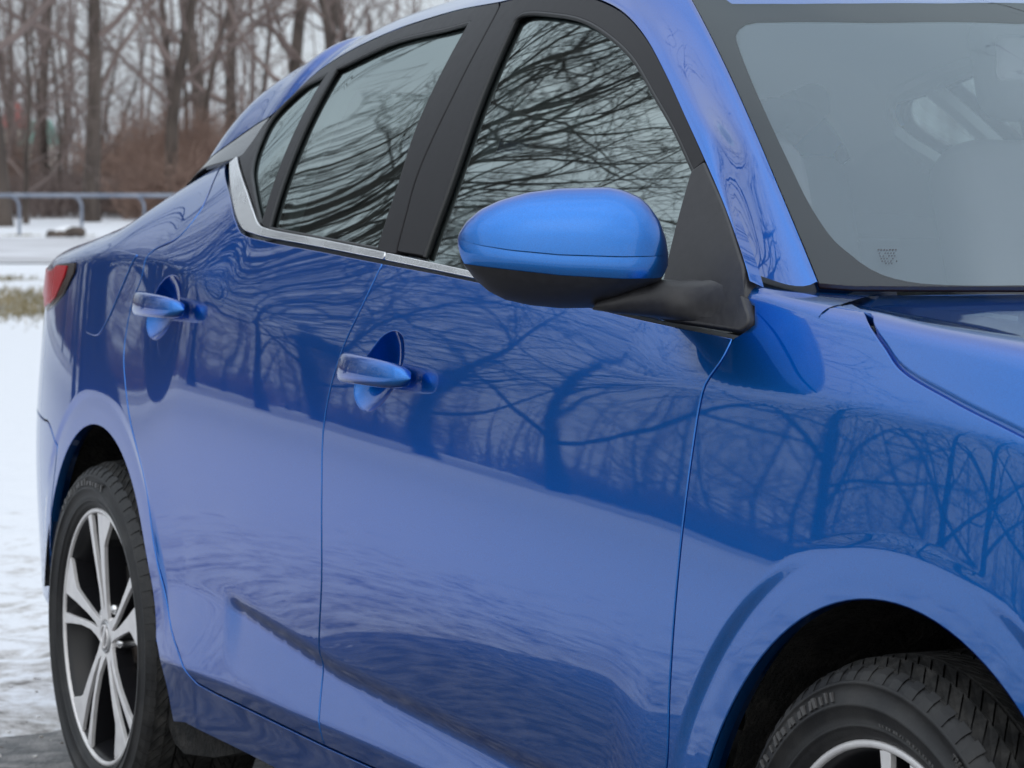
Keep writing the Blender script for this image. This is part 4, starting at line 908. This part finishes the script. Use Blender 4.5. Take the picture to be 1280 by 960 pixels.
# ---- door mirror
PIN = np.array([-.500, -.895, 0]); POUT = np.array([-.595, -1.085, 0]); EX = (POUT-PIN)/np.linalg.norm(POUT-PIN); EF = np.array([-EX[1], EX[0], 0]); EF = EF if EF[0] > 0 else -EF
def mpt(u, v):
    d = ray(u, v); t = ((PIN-CAM)@EF)/(d@EF); p = CAM+t*d; return np.array([(p-PIN)@EX, p[2]])
def mcurve(pts):
    c = np.array([mpt(*p) for p in pts]); return c[np.argsort(c[:, 0])]
m_top = mcurve([(836, 322), (833, 300), (825, 276), (812, 257), (800, 246.5), (780, 237.5), (760, 233.5), (700, 235), (660, 240), (625, 250), (600, 262), (583, 277), (574, 291), (571.5, 300)])
m_bot = mcurve([(836, 330), (826, 352), (800, 366), (770, 380), (740, 386.5), (700, 387), (660, 383), (630, 376), (610, 366), (592, 350), (580, 333), (571.5, 305)])
m_crs = mcurve([(836, 319), (780, 319.5), (700, 317), (640, 311.5), (600, 305.5), (571.5, 299)])
m_seam = mcurve([(836, 343), (822, 347), (780, 347.5), (700, 343), (640, 336.5), (600, 332), (578, 329), (571.5, 304)])
s0, s1 = m_top[0, 0]+.0006, m_top[-1, 0]-.0006
def msec(s):
    zt, zb, zc, zs = [float(np.interp(s, c[:, 0], c[:, 1])) for c in (m_top, m_bot, m_crs, m_seam)]
    zc = min(max(zc, zb+.002), zt-.0012); zs = min(max(zs, zb+.001), zc-.0006)
    t = (s-s0)/(s1-s0)
    fwd = .062*max(1e-4, 1-abs(2*t-1)**3.2)**.55*(1-.25*t); back = -.052*max(1e-4, 1-abs(2*t-1)**6)**.5
    return zt, zb, zc, zs, fwd, back
NS = 46
ss = s0+(s1-s0)*(1-np.cos(np.linspace(0, math.pi, NS)))/2
cap, low, gl, band = [], [], [], []
for s in ss:
    zt, zb, zc, zs, fw, bk = msec(s); o = PIN+EX*s
    for t in np.linspace(0, 1, 15):          # back edge over the top to the crease
        a = math.pi*(1-t); 
        if t < .45: q = t/.45; d = bk+(0-bk)*math.sin(q*math.pi/2)*.9+bk*.0; d = bk*(1-q); z = zt-(zt-zc)*.55*(1-math.sin(q*math.pi/2))
        else: q = (t-.45)/.55; d = fw*math.sin(q*math.pi/2); z = zc+(zt-zc)*math.cos(q*math.pi/2)**.9
        cap.append(o+EF*d+np.array([0, 0, z]))
    for t in (0., .06, .5, .94, 1.): band.append(o+EF*(fw-.0035*min(1, fw/.02)+.002*math.sin(t*3.14)*min(1, fw/.03))+np.array([0, 0, zc+(zs-zc)*t]))
    for t in np.linspace(0, 1, 12):
        q = t*math.pi/2; low.append(o+EF*((fw-.0022)*math.cos(q)+bk*math.sin(q)*.9)+np.array([0, 0, zs-(zs-zb)*math.sin(q)**.8]))
    gl.append(o+EF*(bk*.9)+np.array([0, 0, zt-(zt-zc)*.55])); gl.append(o+EF*(bk*.9)+np.array([0, 0, zb]))
mir_arm_u = None
def mesh_strip(name, V, n, m_, parent):
    V = np.array(V); ctr = PIN+EX*(s0+s1)/2+np.array([0, 0, 1.05]); f = grid_faces(len(V)//n, n)
    return link(name, V, outward(V, f, V-ctr), m_, parent)
mirror = both(mesh_strip('door_mirror', low, 12, M['plastic'], CAR))
both(mesh_strip('mirror_cap', cap, 15, P_, mirror)); both(mesh_strip('mirror_cap_band', band, 5, P_, mirror)); both(mesh_strip('mirror_glass', gl, 2, M['chrome'], mirror))
# arm: from the door corner out under the housing
arm_up = [(932, 336), (905, 345), (878, 349), (850, 350), (826, 348.5), (800, 356), (770, 368), (745, 378)]
arm_lo = [(926, 414), (900, 410), (875, 405), (850, 401), (822, 397), (795, 394), (765, 391), (741, 387)]
V = []; na = 8
for i in range(na):
    t = i/(na-1); 
    # the plane of the arm swings from the door skin to the mirror plane
    def at(p):
        g = meet(GLS, [p])[0]; pg = GLS.pos(g[:1], g[1:])[0] if t < .999 else None
        d = ray(*p); pm = CAM+((PIN-CAM)@EF)/(d@EF)*d
        k = float(sstep(.0, .75, t)); 
        if pg is None: return pm
        dg = (pg-CAM)@FW; dm = (pm-CAM)@FW; dd = dg*(1-k)+dm*k
        return CAM+d*dd
    a = at(arm_up[i]); b = at(arm_lo[i]); h = np.linalg.norm(a-b); th = .006+.026*math.sin(math.pi*min(1, t*.8+.1))
    nv = -FW; 
    for j in range(12):
        q = 2*math.pi*j/12; c, s_ = math.cos(q), math.sin(q)
        V.append((a+b)/2+(a-b)/2*math.copysign(abs(c)**.7, c)+nv*th*math.copysign(abs(s_)**.8, s_)-nv*th*.35)
V = np.array(V); ctr = np.repeat(V.reshape(na, 12, 3).mean(1), 12, 0)
both(link('mirror_arm', V, outward(V, grid_faces(na, 12, wrap_v=True)+[tuple(range(12)), tuple(range(84, 96))], V-ctr), M['plastic'], mirror))
both(panel('mirror_base_trim', chain(spline(mg((866, 214), (883, 202)), .008), spline(mg((883, 202), (909, 262), (932, 332)), .008), mg((936, 365), (926, 415)), spline(mg((926, 415), (822, 399)), .01), spline(mg((822, 399), (833, 341), (866, 214)), .008)), GLS, M['plastic'], front_door, off=.004, gap=.0004, flange=.012, r=.004))
both(panel('sealing_corner', chain(spline(mg((934, 366), (939.5, 385), (944, 398), (943.5, 406), (939, 413), (931, 416.5), (923, 414)), .006), mg((930, 388))), GLS, M['plastic'], front_door, off=.010, gap=.0002, flange=.016, r=.003))

# ---- wheels (17-inch, five double spokes)
RO, RR = .3235, .237            # tyre and rim radius
def pol(r, a): a = R(a); return (r*math.sin(a), r*math.cos(a))        # angle clockwise from the top, seen from outside
def dish(r): return .012*max(0, 1-(r/.237)**1.3)-.004*math.sin(math.pi*min(1, r/.237))
def face_y(r): return dish(r)
def arm_poly(kind):
    if kind == 'wide': return [pol(.034, -12), pol(.060, 2), pol(.10, 1.2), pol(.16, -1.4), pol(.222, -3.5), pol(.2275, -4), pol(.2285, 6), pol(.2275, 16), pol(.214, 15), pol(.184, 9.5), pol(.170, 7.4), pol(.12, 9.3), pol(.075, 13), pol(.050, 19), pol(.034, 34)]
    return [pol(.034, -44), pol(.050, -24), pol(.08, -15), pol(.13, -15.2), pol(.19, -17.4), pol(.2275, -18.6), pol(.2285, -15.5), pol(.2275, -13.4), pol(.18, -12.4), pol(.13, -10.2), pol(.085, -7), pol(.050, -5), pol(.034, -2)]
def refine(p):
    out = []
    for a, b in zip(p, p[1:]+p[:1]):
        n = max(1, int(math.hypot(b[0]-a[0], b[1]-a[1])/.012))
        out += [(a[0]+(b[0]-a[0])*i/n, a[1]+(b[1]-a[1])*i/n) for i in range(n)]
    return out
def prism(mb, poly, d0, d1, inset=0.):
    p = np.array(refine(poly))
    if area(p) < 0: p = p[::-1]
    q = offset_loop(p, -inset) if inset else p
    n = len(p)
    pts, tri = [Vector((float(a), float(b))) for a, b in q], None
    v, _, f, ov, _, _ = delaunay_2d_cdt(pts, [(i, (i+1) % n) for i in range(n)], [], 1, 1e-7)
    fv = [(q.x, face_y(math.hypot(q.x, q.y))+d0, q.y) for q in v]
    mb.add(fv, [tuple(t) for t in f])
    a = [(x, face_y(math.hypot(x, z))+d0, z) for x, z in q]; b = [(x, face_y(math.hypot(x, z))+d0+inset*.7, z) for x, z in p]; c = [(x, face_y(math.hypot(x, z))+d1, z) for x, z in p]
    k = a+b+c
    mb.add(k, [(i, (i+1) % n, n+(i+1) % n, n+i) for i in range(n)]+[(n+i, n+(i+1) % n, 2*n+(i+1) % n, 2*n+i) for i in range(n)])
def tread_blocks(mb):
    n = 84
    for k in range(n):
        a0 = 2*math.pi*k/n
        for (y0, y1, sk, fr_) in ((.002, .024, .016, .86), (.025, .047, .016, .84), (.052, .069, -.016, .84), (.070, .088, -.016, .86), (.093, .122, .016, .86), (.127, .146, -.016, .84), (.147, .165, -.016, .86), (.170, .191, .016, .84), (.192, .213, .016, .86)):
            da = 2*math.pi/n*fr_; v = []
            for (yy, q, rr) in ((y0, 0, 0), (y1, 0, 0), (y1, 1, 0), (y0, 1, 0), (y0, 0, 1), (y1, 0, 1), (y1, 1, 1), (y0, 1, 1)):
                edge = .010*max(0, abs((yy-.1075)/.1075)-.72)/.28
                r = RO-.009+(.009*rr)-edge*1.1; t = a0+q*da+sk/RO*(yy-y0)/(y1-y0)*2
                v.append((r*math.cos(t), yy-.004*0, r*math.sin(t)))
            mb.add(v, [(4, 5, 6, 7), (0, 1, 5, 4), (1, 2, 6, 5), (2, 3, 7, 6), (3, 0, 4, 7)])
def make_wheel():
    # local: outer face looks along -Y, axle along Y; y = 0 is the lip plane
    mb = MB()                                                    # barrel
    mb.lathe_y([(.2335, -.001), (.226, .004), (.222, .012), (.214, .03), (.205, .07), (.200, .12), (.205, .175), (.222, .185), (.236, .19), (.236, .197)], 72)
    w = mb.build('wheel', M['wheel_black'], CAR)
    mb = MB()
    prof = [(.2365, .003), (.2395, -.004), (.246, -.0085), (.2500, -.0100), (.2505, -.0118), (.2535, -.0118), (.2540, -.0100), (.262, -.0150), (.272, -.0170), (.2725, -.0182), (.2760, -.0182), (.2765, -.0168), (.286, -.0158), (.2945, -.0120), (.2950, -.0132), (.2990, -.0122), (.2995, -.0100), (.305, -.0062), (.3095, -.0010), (.3125, .0045), (.3145, .012), (.3150, .05), (.3150, .16), (.3145, .200), (.3095, .213), (.29, .225), (.26, .222), (.237, .205)]
    t = mb.lathe_y(prof, 128).build('tyre', M['rubber'], w)
    mb = MB(); tread_blocks(mb); tag(mb.build('tread', M['tread'], w, smooth=False), kind='stuff')
    mb = MB()                                                    # shoulder ribs on the outer sidewall
    for k in range(66):
        a = 2*math.pi*k/66
        v = []
        for (r, y) in ((.2995, -.0100), (.3085, -.0035), (.3145, .005)):
            for da in (.012, .066): 
                for dy in (0, -.0014): v.append((r*math.cos(a+da), y+dy, r*math.sin(a+da)))
        mb.add(v, [(1, 3, 7, 5), (5, 7, 11, 9), (0, 1, 5, 4), (2, 6, 7, 3), (4, 5, 9, 8), (6, 10, 11, 7), (0, 2, 3, 1)])
    tag(mb.build('shoulder_block', M['rubber'], w, smooth=False), kind='stuff')
    rim = MB().lathe_y([(.2368, .004), (.2372, -.001), (.2345, -.0030), (.2300, -.0030), (.2285, -.0005), (.2280, .012)], 96).build('rim', M['alloy'], w)
    for k in range(5):
        fb, sb = MB(), MB()
        for kind in ('wide', 'thin'):
            pl = arm_poly(kind); rot = [(x*math.cos(R(72*k))+z*math.sin(R(72*k)), -x*math.sin(R(72*k))+z*math.cos(R(72*k))) for x, z in pl]
            prism(fb, rot, -.0012, .006, .0008); prism(sb, rot, .0062, .040)
        fb.build('spoke', M['alloy'], w, smooth=False); sb.build('spoke_back', M['wheel_black'], w, smooth=False)
    MB().lathe_y([(.0415, .03), (.0408, .0115), (.038, .0098), (.0312, .0095), (.0302, .013)], 48).build('hub_ring', M['alloy'], w)
    mb = MB().lathe_y([(.0302, .013), (.0292, .0062), (.027, .0054), (.0255, .0078), (.0, .0066)], 40)
    cc = mb.build('centre_cap', mat('satin_silver_cap', (.45, .45, .46), .35, .6), w)
    mb = MB(); mb.lathe_y([(.0222, .0072), (.0222, .0040), (.0186, .0040), (.0186, .0072)], 40); mb.box((0, .0052, 0), (.050, .004, .0095), .0012)
    e_ = mb.build('emblem', M['alloy'], w); e_.rotation_euler = (0, R(-62), 0)
    for k in range(5):
        a = R(23+72*k); c = (.0572*math.sin(a), 0, .0572*math.cos(a))
        mb = MB().lathe_y([(0, .012), (.006, .0125), (.0095, .016), (.0105, .022), (.0105, .045), (.0125, .048)], 12)
        nut = mb.build('lug_nut', M['chrome'], w); nut.location = c
    MB().lathe_y([(.0, .045), (.07, .045), (.075, .05), (.085, .075), (.145, .076), (.145, .10), (.02, .10)], 48).build('brake_disc', M['steel'], w)
    MB().box((-.12, .085, .05), (.06, .07, .15), .012).build('brake_caliper', M['wheel_black'], w)
    MB().lathe_y([(.0, .115), (.204, .115)], 48).build('wheel_backing', M['dark'], w)
    return w
def arc_text(txt, r, size, a_mid, y, m_, parent, depth=.0008):
    c = bpy.data.curves.new('lettering', 'FONT'); c.body = txt; c.size = size; c.extrude = depth; c.align_x = 'CENTER'; c.resolution_u = 2
    o = bpy.data.objects.new('lettering', c); COL.objects.link(o)
    dg = bpy.context.evaluated_depsgraph_get(); me = bpy.data.meshes.new_from_object(o.evaluated_get(dg)); bpy.data.objects.remove(o)
    for v in me.vertices:
        a = R(a_mid)+v.co.x/r; rr = r+v.co.y
        v.co = (rr*math.sin(a), y-v.co.z, rr*math.cos(a))
    me.materials.append(m_); ob = bpy.data.objects.new('lettering', me); COL.objects.link(ob); ob.parent = parent; return ob
wheel_f = make_wheel()
def copy_tree(o, parent, name=None):
    c = o.copy(); COL.objects.link(c); c.parent = parent
    for ch in [q for q in o.children]: copy_tree(ch, c)
    return c
wheel_r = copy_tree(wheel_f, CAR)
wheel_f.location = (0, -.875, .318); wheel_r.location = (-2.708, -.872, .318)
wheel_f.rotation_euler = (0, R(-0), 0); wheel_r.rotation_euler = (0, 0, 0)
for c in wheel_f.children:
    pass
wheel_f.rotation_euler = (0, R(17), 0)
arc_text('TREADWEAR  TRACTION A  TEMP', .2880, .0095, 46-17, -.0152, M['letter'], wheel_f)
def arc_strokes(a0, a1, r, h, n, y, seed, parent):
    """raised strokes of worn moulded lettering, too rubbed to read"""
    g = np.random.default_rng(seed); mb = MB()
    for k in range(n):
        a = R(a0+(a1-a0)*(k+g.uniform(.1, .5))/n); da = R((a1-a0)/n)*g.uniform(.18, .6); hh = h*g.uniform(.55, 1.); sk = g.uniform(-.012, .012)
        v = [((r+q*hh)*math.sin(a+p*da+q*sk), yy, (r+q*hh)*math.cos(a+p*da+q*sk)) for yy in (y, y+.003) for p, q in ((0, 0), (1, 0), (1, 1), (0, 1))]
        mb.add(v, [(0, 1, 2, 3), (0, 4, 5, 1), (1, 5, 6, 2), (2, 6, 7, 3), (3, 7, 4, 0)])
    tag(mb.build('lettering', M['letter'], parent, smooth=False), kind='stuff')
arc_strokes(-52-17, -14-17, .2790, .012, 15, -.0182, 3, wheel_f); arc_strokes(2-17, 34-17, .2560, .006, 22, -.0132, 4, wheel_f)
arc_strokes(-40, 14, .2800, .013, 16, -.0180, 6, wheel_r)

# ---- cabin
MB().box((-1.6, 0, .38), (2.6, 1.5, .06)).build('cabin_floor', M['dash'], CAR)
V = []
for y in np.linspace(-.72, .72, 21):
    for (x, z) in ((-.10, .95), (-.28, .985), (-.55, .965), (-.78, .955), (-.86, .90), (-.86, .70)): V.append((x-.35*y*y, y, z-.03*abs(y)))
V = np.array(V); link('dashboard', V, outward(V, grid_faces(21, 6), np.tile([-.4, 0, 1.], (len(V), 1))), M['dash'], CAR)
# headliner follows the roof skin
hv = VV.copy(); hv[:, 2] -= .03; hv[:, 1] *= .95; hv[:, 0] = np.clip(hv[:, 0], -2.56, -1.02)
f = [q for q in grid_faces(nc, nw) if np.ptp(hv[list(q)][:, 0]) > 1e-4]
link('headliner', hv, f, M['headliner'], CAR)
def rbox(c, d, bev, name, m_, parent, rot=0.):
    o = MB().box((0, 0, 0), d, bev).build(name, m_, parent, loc=c); o.rotation_euler = (0, rot, 0); return o
def seat(y):
    o = rbox((-1.15, y, .58), (.52, .50, .16), .05, 'front_seat', M['cloth'], CAR, R(8))
    b = rbox((-.27, 0, .30), (.14, .48, .62), .055, 'backrest', M['cloth'], o, R(-28)); h = rbox((-.47, 0, .70), (.10, .26, .19), .045, 'headrest', M['cloth'], o, R(-24))
    
    for q in (-.06, .06): MB().tube([(-.40, q, .55), (-.46, q, .68)], .007, 8).build('headrest_post', M['steel'], o)
seat(-.37); seat(.37)
o = rbox((-2.3, 0, .58), (.50, 1.30, .18), .05, 'rear_bench', M['cloth'], CAR, R(8))
rbox((-.28, 0, .30), (.15, 1.28, .60), .05, 'backrest', M['cloth'], o, R(-28))
for y in (-.42, .42): rbox((-.42, y, .55), (.10, .24, .14), .04, 'headrest', M['cloth'], o, R(-24))
V = [(-2.72, -.62, .98), (-2.72, .62, .98), (-3.05, -.58, 1.06), (-3.05, .58, 1.06)]; link('parcel_shelf', V, [(0, 1, 3, 2)], M['dash'], CAR)
mb = MB(); mb.tube([(-.93-.06*math.sin(a)*.4, .37+.18*math.cos(a), .93+.18*math.sin(a)) for a in np.linspace(0, 2*math.pi, 41)], .014, 8)
mb.tube([(-.93, .37, .93), (-.78, .37, .86)], .03, 8).box((-.92, .37, .93), (.05, .32, .05), .01); mb.build('steering_wheel', M['dash'], CAR)
mb = MB().box((-.93, 0, 1.315), (.02, .24, .065), .012).tube([(-.92, 0, 1.33), (-.90, 0, 1.37)], .008, 8); mb.build('interior_mirror', M['dash'], CAR)
# pillar linings inside the frames
def lining(loop_out, loop_in, door):
    pass
for fr_, door in ((rframe, rear_door), (fframe, front_door)):
    c = fr_.copy(); c.data = fr_.data.copy(); c.name = 'pillar_lining'
    c.data.materials.clear(); c.data.materials.append(M['pillar_trim'])
    vv = np.array([v.co[:] for v in c.data.vertices]); vv[:, 1] += .032; vv[:, 2] -= .006
    c.data.vertices.foreach_set('co', vv.ravel()); COL.objects.link(c); both(c)
# door cards
V = []
xs2 = np.linspace(-3.05, -.40, 30)
for x in xs2:
    zb = np.interp(x, XS, BELT)-.006
    for (dz, dy) in ((0, .035), (-.04, .075), (-.18, .085), (-.34, .12), (-.6, .12)): V.append((x, -float(BODY.w(x, zb))+dy, zb+dz))
both(link('door_card', V, grid_faces(30, 5), M['pillar_trim'], CAR))
V = chain(mg((332, 285), (318, 234), (315, 209), (324, 177), (346, 138), (320, 152), (245, 195)), [(-3.10, 1.16), (-3.10, 1.06), (-2.25, 1.06)])
both(panel('pillar_lining', V, GLS, M['pillar_trim'], CAR, off=-.034, gap=0, flange=.002, step=.03))
# rear screen
V = []
for i, t in enumerate(np.linspace(0, 1, 12)):
    x = -2.46-.64*t; z = 1.398-.310*t+.05*t*(1-t)
    for y in np.linspace(-.57, .57, 21): V.append((x-.10*(1-(y/.57)**2)*(.4+t*.6), y, z-.075*abs(y/.57)**3))
V = np.array(V); link('rear_screen', V, outward(V, grid_faces(12, 21), np.tile([0, 0, 1.], (len(V), 1))), M['side_glass'], CAR)

# ---- the far side: mirrored twins that share mesh data
twin = {}
for o in LEFT + [w for w in (wheel_f, wheel_r)]:
    if o.parent in twin or (o.parent is CAR): pass
def twin_of(o):
    if o is CAR or o is None: return CAR
    if o in twin: return twin[o]
    c = o.copy(); COL.objects.link(c)
    if o.parent is CAR:
        c.parent = CAR; c.scale = (1, -1, 1); c.location = (o.location.x, -o.location.y, o.location.z)
    else: c.parent = twin_of(o.parent)
    twin[o] = c; return c
allk = []
def collect(o):
    allk.append(o)
    for ch in o.children: collect(ch)
for o in LEFT: 
    if o not in allk: allk.append(o)
collect(wheel_f); collect(wheel_r)
for o in list(allk): twin_of(o)
